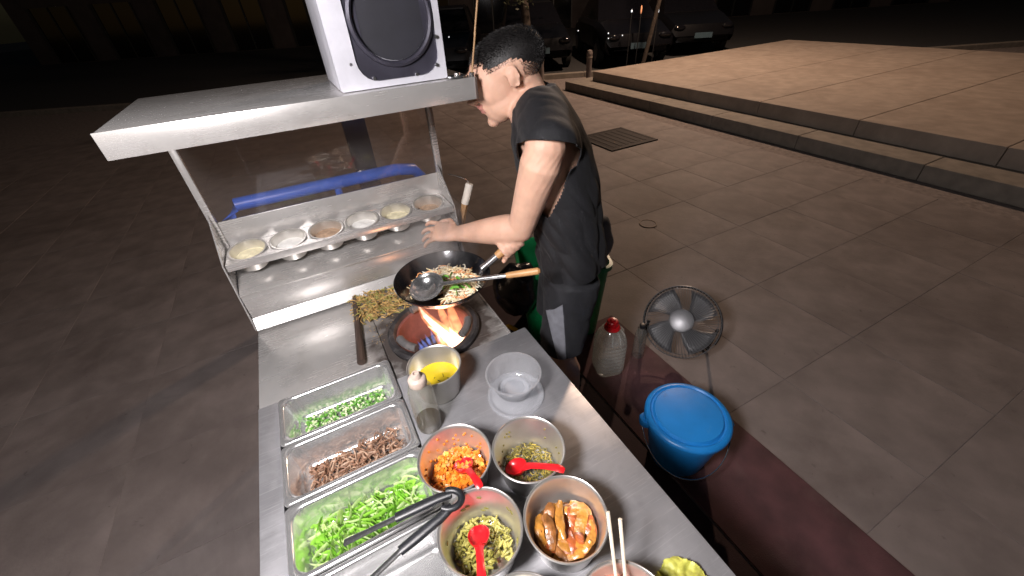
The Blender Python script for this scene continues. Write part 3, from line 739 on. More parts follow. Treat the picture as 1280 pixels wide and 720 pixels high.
# ================================================================== COUNTER: pots
PR = .0815
def pot(name, label, cat, x, y, h=.10, r=PR, group='round steel pots on the counter'):
    t = thing(name, label, cat, (x, y, Z), 0, group)
    b = MB()
    rb = r * .80
    b.lathe([(0, .0008), (rb - .006, .0008), (rb, .006), (r - .003, h - .005), (r + .0015, h - .002), (r + .002, h), (r, h + .0016), (r - .0025, h), (r - .005, h - .006), (rb - .0015, .008), (rb - .007, .003), (0, .003)], 64)
    b.build('shell', M['pot_steel'], t, smooth=50)
    return t
def spoon(bowl, end, label, drop=0):
    """red melamine soup spoon: deep boat-shaped bowl and a channelled handle with hooked end"""
    B = Vector(bowl); E_ = Vector(end); d = (E_ - B); L = d.length; d.normalize()
    x = d; y = Vector((0, 0, 1)).cross(x).normalized(); z = x.cross(y)
    t = thing('soup_spoon', label, 'spoon', B, 0, 'red spoons in the pots')
    n = 28
    def ring(f, dz):
        out = []
        for k in range(n):
            a = 2 * math.pi * k / n; px = -math.cos(a) * .031 * f; wy = .0215 * f * (1 + .12 * math.cos(a))
            out.append(x * (px + .002) + y * math.sin(a) * wy + z * (dz + (.003 if math.cos(a) < -.8 else 0)))
        return out
    b = MB()
    b.rings([ring(1.0, .004), ring(1.03, .006), ring(.97, .006), ring(.80, -.003), ring(.45, -.007), ring(.1, -.0075)], False, True)
    b.rings([ring(1.0, .004), ring(.84, -.005), ring(.48, -.0092), ring(.1, -.0098)], False, True)
    b.build('bowl', M['red_plastic'], t, smooth=60)
    s0 = x * .028 + z * .004; e0 = x * L
    pts = [s0, s0.lerp(e0, .25) + z * .006, s0.lerp(e0, .6) + z * .006, s0.lerp(e0, .9) + z * .003, e0 - z * .002, e0 + x * .005 - z * .007]
    h = MB(); h.tube(pts, [.0035, .003, .003, .003, .003, .002], 10, ry=[.011, .008, .0075, .0085, .0085, .006], ref=z); h.build('handle', M['red_plastic'], t, smooth=60)
    return t
P1 = (-.155, .503); P2 = (.012, .512); P3 = (-.094, .347); P4 = (.074, .360)
pot('steel_pot', 'steel pot of diced carrots with a red spoon, leftmost of the pots', 'pot', *P1)
pot('steel_pot', 'steel pot of chopped pickled greens next to the clear plastic bowl', 'pot', *P2)
pot('steel_pot', 'steel pot of cut green beans with a red spoon standing upright, front left', 'pot', *P3)
pot('steel_pot', 'steel pot of fried pepper strips beside the chopsticks', 'pot', *P4)
def bed(name, x, y, z, r, m, label, cat, amp=.004):
    vs = [(x, y, z + amp)]; n = 32; rg = 8
    for i in range(1, rg + 1):
        for k in range(n):
            a = 2 * math.pi * k / n; q = r * i / rg
            vs.append((x + q * math.cos(a), y + q * math.sin(a), z + amp * noise.noise(Vector((q * math.cos(a) * 40 + x * 31, q * math.sin(a) * 40, 0)))))
    fs = [(0, 1 + k, 1 + (k + 1) % n) for k in range(n)]
    for i in range(rg - 1):
        for k in range(n): fs.append((1 + i * n + k, 1 + (i + 1) * n + k, 1 + (i + 1) * n + (k + 1) % n, 1 + i * n + (k + 1) % n))
    return vs, fs
# carrots
a, b_, c_ = MB(), MB(), MB()
c_.add(*bed('x', P1[0], P1[1], Z + .024, .0655, 'chili_oil', '', ''))
for k in range(420):
    p = disc((P1[0], P1[1], Z + .026), .060)
    p.z += rnd.uniform(0, .012) + .014 * max(0, .5 + (p.x - P1[0]) / .12)
    s = rnd.uniform(.005, .0095)
    (a if k % 3 else b_).obox(p, s, s * rnd.uniform(.7, 1.2), s * rnd.uniform(.6, 1), Matrix.Rotation(rnd.uniform(0, 3), 3, 'Z') @ Matrix.Rotation(rnd.uniform(-.7, .7), 3, 'X'))
for k in range(46):   # bits stuck on the wall
    an = rnd.uniform(0, 6.28); zz = rnd.uniform(.03, .085); rr_ = PR * (.8 + .2 * zz / .1) - .006
    (a).obox((P1[0] + rr_ * math.cos(an), P1[1] + rr_ * math.sin(an), Z + zz), .004, .004, .003)
stuff('diced_carrots', [(a, 'carrot'), (b_, 'carrot_pale'), (c_, 'chili_oil')], 'orange diced carrots in red oil in the leftmost pot', 'carrots')
# pickled greens
a, b_, c_ = MB(), MB(), MB()
c_.add(*bed('x', P2[0], P2[1], Z + .006, .0645, 'cream', '', '', .001))
for k in range(520):
    p = disc((P2[0], P2[1], Z + .008), .060); q = math.hypot(p.x - P2[0] + .005, p.y - P2[1] + .004)
    if q < .022 and rnd.random() < .75: continue
    p.z += rnd.uniform(0, .014) + .10 * q * rnd.random()
    strand(a if k % 5 < 3 else b_, p, rdir(.4), rnd.uniform(.006, .018), rnd.uniform(.0012, .0026), Vector((rnd.uniform(-1, 1), rnd.uniform(-1, 1), rnd.random())) * .003, 3, .7, 5)
for k in range(26):
    an = rnd.uniform(0, 6.28); zz = rnd.uniform(.03, .085); rr_ = PR * (.8 + .2 * zz / .1) - .0055
    a.obox((P2[0] + rr_ * math.cos(an), P2[1] + rr_ * math.sin(an), Z + zz), .0035, .0035, .002)
stuff('pickled_greens', [(a, 'greens'), (b_, 'greens_yellow'), (c_, 'tray_steel')], 'chopped yellow-green pickled greens in the pot by the plastic bowl', 'pickles')
# green beans
a, b_ = MB(), MB()
for k in range(300):
    p = disc((P3[0], P3[1], Z + .009), .058); q = math.hypot(p.x - P3[0], p.y - P3[1])
    if p.x > P3[0] + .01 and p.y < P3[1] - .005 and rnd.random() < .6: continue
    p.z += rnd.uniform(0, .012) + .16 * q * rnd.random() * .8
    strand(a if k % 2 else b_, p, rdir(.3), rnd.uniform(.010, .020), rnd.uniform(.0028, .0042), Vector((0, 0, .001)), 3, .9, 7)
for k in range(16):
    an = rnd.uniform(0, 6.28); zz = rnd.uniform(.03, .08); rr_ = PR * (.8 + .2 * zz / .1) - .006
    strand(a, (P3[0] + rr_ * math.cos(an), P3[1] + rr_ * math.sin(an), Z + zz), (-math.sin(an), math.cos(an), .5), .010, .0022, (0, 0, 0), 3, .6, 6)
stuff('green_beans', [(a, 'bean'), (b_, 'bean_pale')], 'olive cut green beans in the front left pot', 'beans')
# pepper strips: countable, each its own thing
o = MB(); o.add(*bed('x', P4[0], P4[1], Z + .018, .0655, 'sauce_brown', '', '', .006))
tag(o.build('pepper_sauce', M['sauce_brown'], smooth=60), 'glossy brown sauce under the fried pepper strips', 'sauce')
spec = [(.0, .022, 0, .075, 'pepper'), (-.02, .012, 75, .06, 'pepper'), (.02, .0, 100, .06, 'pepper_red'), (.035, -.005, 70, .065, 'pepper'), (-.035, -.01, 95, .055, 'pepper_brown'),
        (-.01, -.012, 98, .062, 'pepper'), (.005, -.02, 95, .058, 'pepper_red'), (.0, -.042, 170, .085, 'pepper_red'), (.018, -.035, 172, .062, 'pepper'), (-.04, .018, 60, .05, 'pepper_brown'),
        (.045, .015, 115, .06, 'pepper_red'), (-.022, -.025, 120, .05, 'pepper_brown'), (-.048, -.02, 110, .05, 'pepper'), (.015, .032, 165, .06, 'pepper'), (.048, -.022, 80, .05, 'pepper'), (-.012, .034, 20, .05, 'pepper_brown'), (.024, .012, 85, .055, 'pepper_brown'),
        (-.03, .03, 40, .05, 'pepper_red'), (.04, .03, 140, .05, 'pepper'), (-.005, .01, 88, .06, 'pepper'), (.03, -.02, 95, .05, 'pepper_brown'), (-.03, -.042, 150, .05, 'pepper_brown'), (.0, -.055, 5, .06, 'pepper'), (.05, .0, 95, .055, 'pepper_red'), (-.055, .0, 85, .05, 'pepper')]
for k, (dx, dy, ang, L, m_) in enumerate(spec):
    d = Vector((math.cos(R(ang)), math.sin(R(ang)), .10 * math.sin(k * 2.1))); s_ = Vector((-d.y, d.x, 0))
    c = Vector((P4[0] + dx, P4[1] + dy, Z + .046 + .005 * (k % 5) - 3.0 * (dx * dx + dy * dy)))
    pts = []; n = 8; ra = []; rb = []
    wob = rnd.uniform(-.008, .008); wd_ = rnd.uniform(.0085, .0125)
    for i in range(n):
        t = i / (n - 1); pts.append(c + d * (min(L * 1.2, .088) * (t - .5)) + s_ * (wob * 4 * t * (1 - t)) + Vector((0, 0, .005 * math.sin(t * 6 + k))))
        vq = Vector((pts[-1].x - P4[0], pts[-1].y - P4[1])); lim_ = .054
        if vq.length > lim_: vq *= lim_ / vq.length; pts[-1].x = P4[0] + vq.x; pts[-1].y = P4[1] + vq.y
        e = math.sqrt(max(.06, 1 - (2 * t - 1) ** 2)) * .7 + .3
        ra.append(.0032 * (.8 + .5 * noise.noise(Vector((k * 3.1, t * 3, 0))))); rb.append(wd_ * e * (1 + .45 * noise.noise(Vector((k, t * 4, 5)))))
    b = MB(); b.tube(pts, ra, 10, ry=rb)
    tag(b.build('pepper_strip', M[m_], smooth=60), 'fried pepper strip among the glossy strips in the pepper pot', 'pepper strip', 'fried pepper strips in the pot')
# red spoons
spoon((-.139, .503, Z + .056), (-.098, .432, Z + .108), 'red plastic spoon leaning in the pot of diced carrots')
spoon((-.018, .500, Z + .040), (.077, .452, Z + .109), 'red plastic spoon lying across the pot of pickled greens')
spoon((-.101, .352, Z + .052), (-.088, .262, Z + .108), 'red plastic spoon in the pot of green beans')
# nearest pots at the picture's lower edge
P5 = (.150, .198); P6 = (-.020, .190)
pot('steel_pot', 'steel pot of pinkish sauce with chopsticks standing in it', 'pot', *P5)
pot('steel_pot', 'steel pot of pale dip at the bottom edge below the beans', 'pot', *P6)
o = MB(); o.add(*bed('x', P5[0], P5[1], Z + .066, .0725, '', '', '', .002)); tag(o.build('pink_sauce', M['pink_sauce'], smooth=60), 'pinkish brown sauce in the pot with the chopsticks', 'sauce')
o = MB(); o.add(*bed('x', P6[0], P6[1], Z + .066, .0725, '', '', '', .003)); tag(o.build('pale_dip', M['cream'], smooth=60), 'pale creamy dip in the pot below the beans', 'dip')
for (p0, p1, lb) in (((.150, .225, .80), (.143, .330, .925), 'left of two pale wooden chopsticks standing in the sauce pot'), ((.164, .222, .80), (.162, .318, .922), 'right of two pale wooden chopsticks standing in the sauce pot')):
    b = MB(); b.tube([p0, p1], [.0028, .0036], 8); tag(b.build('chopstick', M['chopstick'], smooth=40), lb, 'chopstick', 'pair of chopsticks')
# cabbage leaf at the lower right
b = MB(); vs = []; fs = []; N = 44
for i in range(N):
    for j in range(N):
        x = (i / (N - 1) - .5) * .10; y = (j / (N - 1) - .5) * .085
        vs.append((x, y, .012 + .014 * noise.noise(Vector((x * 30, y * 30, 1))) + .006 * noise.noise(Vector((x * 80, y * 80, 3)))))
for i in range(N - 1):
    for j in range(N - 1): fs.append((i * N + j, (i + 1) * N + j, (i + 1) * N + j + 1, i * N + j + 1))
b.add(vs, fs); me = b.mesh('cabbage_leaf'); bm = bmesh.new(); bm.from_mesh(me)
bmesh.ops.delete(bm, geom=[v for v in bm.verts if math.hypot(v.co.x / .05, v.co.y / .042) > 1.0 + .12 * noise.noise(v.co * 60)], context='VERTS')
bmesh.ops.solidify(bm, geom=bm.faces[:], thickness=.002); bm.to_mesh(me); bm.free()
tag(link('cabbage_leaf', me, M['cabbage'], smooth=60, loc=(.285, .265, Z + .004)), 'crumpled yellow-green cabbage leaf on the counter by the chopsticks', 'leaf')

# oil pot, squeeze bottle, plastic bowl
OP = (-.232, .780)
pot('oil_pot', 'steel pot of yellow oil next to the burner', 'oil pot', OP[0], OP[1], .108, .0745, None)
b = MB(); b.lathe([(0, 0), (.0632, 0), (.0628, -.002)], 40, (OP[0], OP[1], Z + .050)); tag(b.build('cooking_oil', M['oil']), 'bright yellow oil in the pot next to the burner', 'oil')
a = MB()
for k in range(9): p = disc((OP[0] + .015, OP[1] - .01, Z + .0512), .045); strand(a, p, rdir(0), rnd.uniform(.004, .012), .0025, (0, 0, 0), 3, .4, 6)
stuff('floating_herbs', [(a, 'herb')], 'dark herb bits floating on the yellow oil', 'herbs')
SB = (-.247, .662)
sq = thing('squeeze_bottle', 'clear plastic squeeze bottle with a beige nozzle cap before the oil pot', 'bottle', (SB[0], SB[1], Z))
b = MB(); b.lathe([(0, .001), (.030, .001), (.033, .005), (.033, .06), (.0325, .072), (.0335, .078), (.0325, .085), (.033, .092), (.0325, .125), (.031, .145), (.026, .160), (.0195, .170), (.0195, .176)], 36); b.build('body', M['old_bottle'], sq)
b = MB(); b.lathe([(0, .003), (.0312, .003), (.0316, .030), (0, .030)], 30); b.build('sauce', M['dark_sauce'], sq)
b = MB(); b.lathe([(.0215, .168), (.0225, .170), (.0225, .186), (.020, .190), (.013, .193), (.0115, .202), (.009, .206), (.0055, .206), (.0055, .200), (0, .2)], 32); b.build('cap', M['cap_beige'], sq)
BO = (-.013, .757)
bw = thing('takeaway_bowl', 'clear plastic takeaway bowl standing on its lid on the counter', 'bowl', (BO[0], BO[1], Z + .008))
b = MB(); b.lathe([(0, .002), (.046, .002), (.052, .006), (.0735, .062), (.0745, .066), (.0785, .067), (.0785, .0695), (.0738, .0695), (.0725, .063), (.0508, .0075), (.045, .0038), (0, .0036)], 56); b.build('shell', M['clear_plastic'], bw, smooth=60)
b = MB(); b.lathe([(.030, .0042), (.036, .0058), (.042, .0042)], 40, closed=True); b.build('base_ridge', M['clear_plastic'], bw, smooth=60)
lo = thing('bowl_lid', 'clear round plastic lid lying under the takeaway bowl', 'lid', (-.010, .742, Z))
b = MB(); b.lathe([(0, .006), (.060, .006), (.064, .0025), (.070, .0025), (.074, .007), (.080, .0075), (.0815, .004), (.0815, .001), (.080, .001), (.0795, .005), (.0745, .0055), (.0705, .001), (.0635, .001), (.0595, .0045), (0, .0045)], 56); b.build('disc', M['clear_plastic'], lo, smooth=50)

# tongs across the trays
tg = thing('kitchen_tongs', 'steel kitchen tongs with black grips lying across the lettuce tray', 'tongs', (0, 0, 0))
H0 = Vector((-.150, .404, Z + .108))
def tong_arm(g1, e1, side):
    g0 = H0 + side * .020; g1 = Vector(g1); e1 = Vector(e1)
    a0 = g0.lerp(g1, .02)
    b = MB(); b.tube([a0, g0.lerp(g1, .25) + side * .004, g0.lerp(g1, .7) + side * .002, g1], [.006, .007, .007, .006], 10, ry=[.0085, .0105, .0112, .0100], ref=(0, 0, 1)); gr = b.build('grip', M['black_grip'], tg, smooth=60)
    b = MB(); n = (e1 - g1).normalized(); b.tube([g1 - n * .005, g1.lerp(e1, .5), e1], [.0028, .0028, .002], 8, ry=[.0062, .0062, .0075], ref=(0, 0, 1)); b.build('arm', M['chrome'], tg, smooth=50)
tong_arm((-.264, .380, Z + .098), (-.372, .356, Z + .060), Vector((-.1, .6, 0)))
tong_arm((-.246, .322, Z + .092), (-.340, .262, Z + .050), Vector((.1, -.6, 0)))
pts = [H0 + Vector((.024 * math.cos(R(t)) - .006, .019 * math.sin(R(t)), .001)) for t in range(-125, 126, 12)]
b = MB(); b.tube(pts, .0062, 8, ry=.0075); b.build('spring_loop', M['black_grip'], tg, smooth=60)
# ================================================================== PERSON
man = tag(empty('person', (.21, 1.27, 0)), 'man in black sleeveless shirt and dark shorts cooking at the wok', 'person')
MAN0 = Vector((.21, 1.27, 0))
HC = Vector((.020, 1.350, 1.481))                 # head centre
# head frame: X forward, Y left, Z up
fwd = Vector((-1, -.04, 0)).normalized(); tilt = Matrix.Rotation(R(-17), 3, Vector((0, 1, 0)))
hx = Vector((-math.cos(R(23)), -.05, -math.sin(R(23)))).normalized()
hy = Vector((0, 0, 1)).cross(hx).normalized(); hz = hx.cross(hy)
HM = Matrix((hx, hy, hz)).transposed()
def hp(p): return HC + HM @ Vector((p[0] * 1.15, p[1] * 1.05, p[2] * 1.06))
bd = MB()
def he(c, r, rot=None):
    bd.ell(hp(c), tuple(q * 1.07 for q in r), 24, 16, HM if rot is None else HM @ rot)
he((-.020, 0, .022), (.100, .077, .070)); he((.028, 0, -.004), (.068, .066, .088)); he((.046, 0, -.068), (.046, .050, .046))
he((.076, 0, -.098), (.020, .022, .018)); he((.022, .034, -.062), (.055, .026, .040)); he((.022, -.034, -.062), (.055, .026, .040))
he((.070, 0, .034), (.024, .050, .018)); he((.042, .038, -.018), (.034, .024, .040)); he((.042, -.038, -.018), (.034, .024, .040))
bd.tube([hp((.088, 0, .026)), hp((.098, 0, .004)), hp((.110, 0, -.018)), hp((.096, 0, -.030))], [.011, .0125, .0155, .013], 12)
he((.096, .013, -.022), (.012, .010, .009)); he((.096, -.013, -.022), (.012, .010, .009))
he((.090, 0, -.046), (.012, .022, .006)); he((.087, 0, -.060), (.012, .020, .007)); he((.078, 0, -.052), (.014, .030, .022))
for sgn in (1, -1):
    er = Matrix.Rotation(R(-12), 3, 'Y') @ Matrix.Rotation(R(22 * sgn), 3, 'Z')
    he((-.016, .077 * sgn, -.004), (.017, .006, .028), er); he((-.022, .082 * sgn, .002), (.011, .005, .022), er)
    bd.tube([hp((-.017 + .016 * math.cos(R(t)), (.082 + .003 * math.sin(R(t / 2))) * sgn, -.003 + .027 * math.sin(R(t)))) for t in range(20, 290, 18)], .0038, 8)
NB = Vector((.105, 1.300, 1.385))
bd.tube([hp((-.030, 0, -.035)), hp((-.035, 0, -.085)), NB + Vector((-.012, 0, .005)), NB + Vector((.02, 0, -.06))], [.062, .062, .068, .085], 20, ry=[.060, .060, .068, .09], ref=(-1, 0, 0))
# torso
sp = [((.225, 1.265, .80), .092, .138), ((.222, 1.265, .90), .094, .140), ((.207, 1.265, 1.02), .088, .130), ((.182, 1.27, 1.14), .094, .136), ((.152, 1.275, 1.26), .102, .146), ((.125, 1.28, 1.34), .088, .145), ((.110, 1.283, 1.39), .062, .10)]
bd.tube([p for p, _, _ in sp], [a_ for _, a_, _ in sp], 28, ry=[b2 for _, _, b2 in sp], ref=(-1, 0, 0))
LS = Vector((.117, 1.088, 1.340)); LE = Vector((.042, 1.130, 1.076)); LW = Vector((-.170, 1.235, 1.016))
RS = Vector((.118, 1.475, 1.335)); RE = Vector((.130, 1.435, 1.055)); RW = Vector((.035, 1.225, 1.030))
def limb(pts, rad): 
    bd.tube(pts, rad, 18)
    for p, r in ((pts[0], rad[0]), (pts[-1], rad[-1])): bd.ell(p, (r, r, r), 14, 10)
def mix(a, b, t): return a.lerp(b, t)
for Sh, El, Wr in ((LS, LE, LW), (RS, RE, RW)):
    out = Vector((0, -.008 if Sh is LS else .008, 0))
    bd.tube([mix(NB, Sh, .25), mix(NB, Sh, .7) + Vector((0, 0, .01)), Sh + Vector((0, 0, .004))], [.06, .056, .054], 18)
    limb([Sh, mix(Sh, El, .18) + out, mix(Sh, El, .45) + out * .5, mix(Sh, El, .75), El], [.057, .060, .054, .047, .042])
    limb([El, mix(El, Wr, .2), mix(El, Wr, .45), mix(El, Wr, .75), Wr], [.043, .050, .046, .036, .028])
# legs
LK = Vector((.180, 1.155, .475)); LA = Vector((.245, 1.150, .085)); RK = Vector((.185, 1.395, .475)); RA = Vector((.255, 1.395, .085))
for Hp, K, An in ((Vector((.215, 1.175, .86)), LK, LA), (Vector((.215, 1.355, .86)), RK, RA)):
    limb([Hp, mix(Hp, K, .3), mix(Hp, K, .7), K], [.068, .074, .064, .053])
    limb([K, mix(K, An, .25) + Vector((.016, 0, 0)), mix(K, An, .6) + Vector((.006, 0, 0)), An], [.053, .054, .042, .032])
    bd.tube([An + Vector((.045, 0, -.055)), An + Vector((.0, 0, -.045)), An + Vector((-.06, 0, -.052)), An + Vector((-.125, 0, -.060)), An + Vector((-.165, 0, -.064))], [.026, .036, .028, .018, .012], 16, ry=[.028, .032, .040, .044, .030], ref=(0, 0, 1))
# left hand: palm down, fingers curled, sprinkling seasoning
d = Vector((-.93, .30, .02)).normalized(); nrm = Vector((-.05, .45, -.88)); nrm = (nrm - d * nrm.dot(d)).normalized(); sd_ = nrm.cross(d).normalized()   # sd_: thumb side
bd.tube([LW, LW + d * .03, LW + d * .065, LW + d * .092], [.024, .020, .018, .014], 16, ry=[.026, .036, .042, .040], ref=nrm)
def finger(base, dirs, lens, r):
    pts = [base]; 
    for v, L in zip(dirs, lens): pts.append(pts[-1] + v.normalized() * L)
    rr_ = [r * 1.1, r, r * .92, r * .8]
    bd.tube(pts, rr_[:len(pts)], 10)
    for p, q in zip(pts, rr_): bd.ell(p, (q, q, q), 10, 8)
for k, (off, L) in enumerate(((.033, .92), (.011, 1.02), (-.011, .95), (-.032, .78))):
    base = LW + d * (.090 - .004 * abs(k - 1)) + sd_ * off
    curl = (.22 + .12 * k)
    finger(base, [d + nrm * curl + sd_ * (off * 7), d + nrm * (curl + .45) + sd_ * off * 6, d * .8 + nrm * (curl + .7) + sd_ * off * 3], [.040 * L, .025 * L, .022 * L], .0085)
finger(LW + d * .032 + sd_ * .034, [d * .75 + sd_ * .75 + nrm * .35, d + nrm * .45 + sd_ * .15, d + nrm * .5 - sd_ * .15], [.038, .030, .024], .0105)
# right hand: closed around the wok handle
hm = HANDLE_MID; ax = hd
o1 = (RW - hm); o1 = (o1 - ax * o1.dot(ax)).normalized(); o2 = ax.cross(o1).normalized()
bd.tube([RW, mix(RW, hm + o1 * .028, .5), hm + o1 * .030], [.025, .026, .018], 16, ry=[.026, .034, .040], ref=o1)
bd.obox(hm + o1 * .026, .078, .05, .022, Matrix((ax, o2, o1)).transposed())
for k in range(4):
    c = hm + ax * (-.029 + .0195 * k)
    pts = [c + o1 * (.026 * math.cos(R(t))) + o2 * (.026 * math.sin(R(t))) for t in range(30, 260, 28)]
    bd.tube(pts, [.0092] * (len(pts) - 1) + [.007], 9); bd.ell(pts[-1], (.008, .008, .008), 8, 6)
pts = [hm - ax * .034 + o1 * (.030 * math.cos(R(t))) + o2 * (.028 * math.sin(R(t))) - ax * (.0006 * abs(t)) * .3 for t in range(-10, -150, -28)]
bd.tube(pts, [.012, .0115, .011, .010, .008][:len(pts)], 9)
body = remesh(bd, .0045, 4, .5)
body.materials.append(M['skin']); body.materials.append(M['lip'])
for p in body.polygons:
    q = HM.transposed() @ (p.center - HC)
    if q.x > .082 and abs(q.y) < .024 and -.067 < q.z < -.040: p.material_index = 1
me = body
for v in me.vertices: v.co -= MAN0
link('body', me, None, man, 180)
# hair: cropped cap with short strands
hb = MB(); hb.ell((0, 0, 0), (1, 1, 1), 56, 36)
hv = []
cap = MB(); vv = []
for p in hb.v:
    q = Vector((p.x * .101 - .021, p.y * .0785, p.z * .073 + .023)); vv.append(q)
def hairline(q, low=0):   # True where hair grows, head-local
    if q.x > .060: return False
    lim = .054 if q.x > .040 else (.030 if q.x > -.03 else .030 - .9 * min(.08, -.03 - q.x))
    return q.z > lim - low
keep = [f for f in hb.f if all(hairline(vv[i]) for i in f)]
cap.add([hp(q + Vector((0, 0, .003))) - MAN0 for q in vv], keep)
for k in range(22000):
    a_ = rnd.uniform(0, 6.283); zz = rnd.uniform(-.9, 1); rr_ = math.sqrt(1 - zz * zz)
    n_ = Vector((rr_ * math.cos(a_), rr_ * math.sin(a_), zz)); q = Vector((n_.x * .101 - .021, n_.y * .0785, n_.z * .073 + .023))
    if not hairline(q, .030): continue
    if q.x > -.012 and not hairline(q): continue
    if abs(n_.y) > .6 and abs(q.x + .016) < .03 and q.z < .028: continue
    if not hairline(q) and hairline(q, .030) and rnd.random() < (.15 if hairline(q, .014) else .55): continue
    topness = max(0, min(1, (q.z - .045) / .04)); L = rnd.uniform(.7, 1.3) * (.0035 + .011 * topness)
    dr = (n_ + Vector((.9 * topness + .1, rnd.uniform(-.3, .3), -.35 + rnd.uniform(-.2, .2)))).normalized()
    s1 = dr.cross(Vector((rnd.uniform(-1, 1), rnd.uniform(-1, 1), rnd.uniform(-1, 1)))).normalized() * .0009
    p0 = hp(q) - MAN0; p1 = hp(q + dr * L) - MAN0; s1 = HM @ s1
    cap.add([p0 - s1, p0 + s1, p1], [(0, 1, 2)])
cap.build('hair', M['hair'], man, smooth=60, recalc=False)
for sgn in (1, -1):
    e = MB(); e.ell(hp((.068, .031 * sgn, .012)) - MAN0, (.0135, .0135, .0135), 16, 12); eo = e.build('eye', M['eye_white'], man, smooth=180)
    e = MB(); e.ell(hp((.077, .032 * sgn, .009)) - MAN0, (.0050, .0055, .0055), 12, 10); e.build('iris', M['iris'], eo, smooth=180)
    e = MB(); e.tube([hp((.090, .012 * sgn, .036)) - MAN0, hp((.087, .030 * sgn, .041)) - MAN0, hp((.072, .050 * sgn, .036)) - MAN0], [.003, .0035, .002], 8, ry=[.004, .0045, .003]); e.build('eyebrow', M['hair'], man, smooth=180)

# clothes ----------------------------------------------------------
def fold(me, amp, f):
    nn_ = [v.normal.copy() for v in me.vertices]
    for v, n_ in zip(me.vertices, nn_): v.co += n_ * f(v.co) * amp
def cut(me, co, no, test):
    bm = bmesh.new(); bm.from_mesh(me)
    fs = [f for f in bm.faces if test(f.calc_center_median())]
    geom = set(fs)
    for f in fs: geom.update(f.verts); geom.update(f.edges)
    bmesh.ops.bisect_plane(bm, geom=list(geom), plane_co=co, plane_no=no, clear_outer=False)
    dl = [f for f in bm.faces if test(f.calc_center_median()) and (f.calc_center_median() - co).dot(no) > 1e-5]
    bmesh.ops.delete(bm, geom=dl, context='FACES'); bm.to_mesh(me); bm.free()
shb = MB()
sp = [((.228, 1.262, .80), .118, .168), ((.226, 1.262, .90), .123, .170), ((.212, 1.264, 1.02), .116, .160), ((.190, 1.268, 1.14), .118, .160), ((.160, 1.274, 1.25), .122, .164), ((.135, 1.28, 1.33), .108, .172), ((.118, 1.283, 1.390), .086, .130), ((.100, 1.283, 1.43), .072, .080)]
shb.tube([p for p, _, _ in sp], [a_ for _, a_, _ in sp], 36, ry=[b2 for _, _, b2 in sp], ref=(-1, 0, 0))
for Sh, El in ((LS, LE), (RS, RE)):
    o_ = Vector((0, -.010 if Sh is LS else .010, 0))
    shb.tube([mix(NB, Sh, .15) + Vector((.01, 0, .006)), mix(NB, Sh, .55) + Vector((.012, 0, .014)), Sh + Vector((.012, 0, .006)) + o_, mix(Sh, El, .20) + o_ * 1.4 + Vector((.012, 0, 0)), mix(Sh, El, .45) + o_], [.078, .078, .074, .070, .068], 24)
    shb.ell(Sh + Vector((.012, 0, .006)) + o_, (.074, .070, .072), 20, 14)
    shb.ell(mix(Sh, Vector((.16, 1.28, 1.27)), .35), (.095, .095, .10), 20, 14)
sm = remesh(shb, .005, 14, .5)
def shirt_fold(p):
    a_ = noise.noise(Vector((p.x * 9 + p.z * 5, p.y * 9, p.z * 3.2 + 4))); b2 = noise.noise(Vector((p.x * 22 + p.z * 16, p.y * 20, p.z * 6)))
    low = max(0, min(1, (1.25 - p.z) / .3))
    return (a_ * .015 + (abs(b2) - .2) * .016) * (.25 + low)
fold(sm, 1.0, shirt_fold)
for Sh, El in ((LS, LE), (RS, RE)):
    ax_ = (El - Sh).normalized(); n_ = (ax_ + Vector((.12, -.55 if Sh is LS else .55, 0))).normalized()
    c = mix(Sh, El, -.03)
    def armtest(p, Sh=Sh, ax_=ax_):
        q = p - Sh; t = q.dot(ax_); d_ = (q - ax_ * t).length
        return d_ < (.115 if t < .05 else .088 - .10 * max(0, t - .12)) and t < .23 and (abs(p.y - 1.28) > .105)
    cut(sm, c, n_, armtest)
nn = (hp((-.035, 0, -.06)) - NB).normalized(); cut(sm, NB + nn * .022 + Vector((0, 0, .0)), (nn + Vector((-.35, 0, 0))).normalized(), lambda p: p.z > 1.33 and abs(p.y - 1.283) < .10 and (p - NB).length < .14)
cut(sm, Vector((.22, 1.26, .865)), Vector((.08, 0, -1)).normalized(), lambda p: p.z < 1.0)
for v in sm.vertices: v.co -= MAN0
so_ = link('shirt', sm, M['shirt'], man, 180)
md = so_.modifiers.new('thick', 'SOLIDIFY'); md.thickness = .003; md.offset = 0
# shorts
sb_ = MB()
sb_.tube([(.218, 1.264, .955), (.218, 1.264, .88), (.216, 1.264, .80), (.214, 1.264, .74)], [.098, .104, .106, .096], 32, ry=[.156, .166, .170, .160], ref=(-1, 0, 0))
for Hp, K in ((Vector((.220, 1.178, .84)), LK), (Vector((.220, 1.352, .84)), RK)):
    sb_.tube([Hp, mix(Hp, K, .35), mix(Hp, K, .7), mix(Hp, K, .98)], [.098, .095, .088, .084], 28, ry=[.096, .095, .090, .086], ref=(-1, 0, 0))
sm2 = remesh(sb_, .006, 4, .5)
fold(sm2, 1.0, lambda p: (noise.noise(Vector((p.x * 13, p.y * 13 + p.z * 6, p.z * 7))) * .008 + (abs(noise.noise(Vector((p.x * 24 + p.z * 12, p.y * 24, p.z * 12)))) - .2) * .006))
cut(sm2, Vector((.19, 1.26, .525)), Vector((0, 0, -1)), lambda p: p.z < .7)
cut(sm2, Vector((.19, 1.26, .945)), Vector((0, 0, 1)), lambda p: p.z > .85)
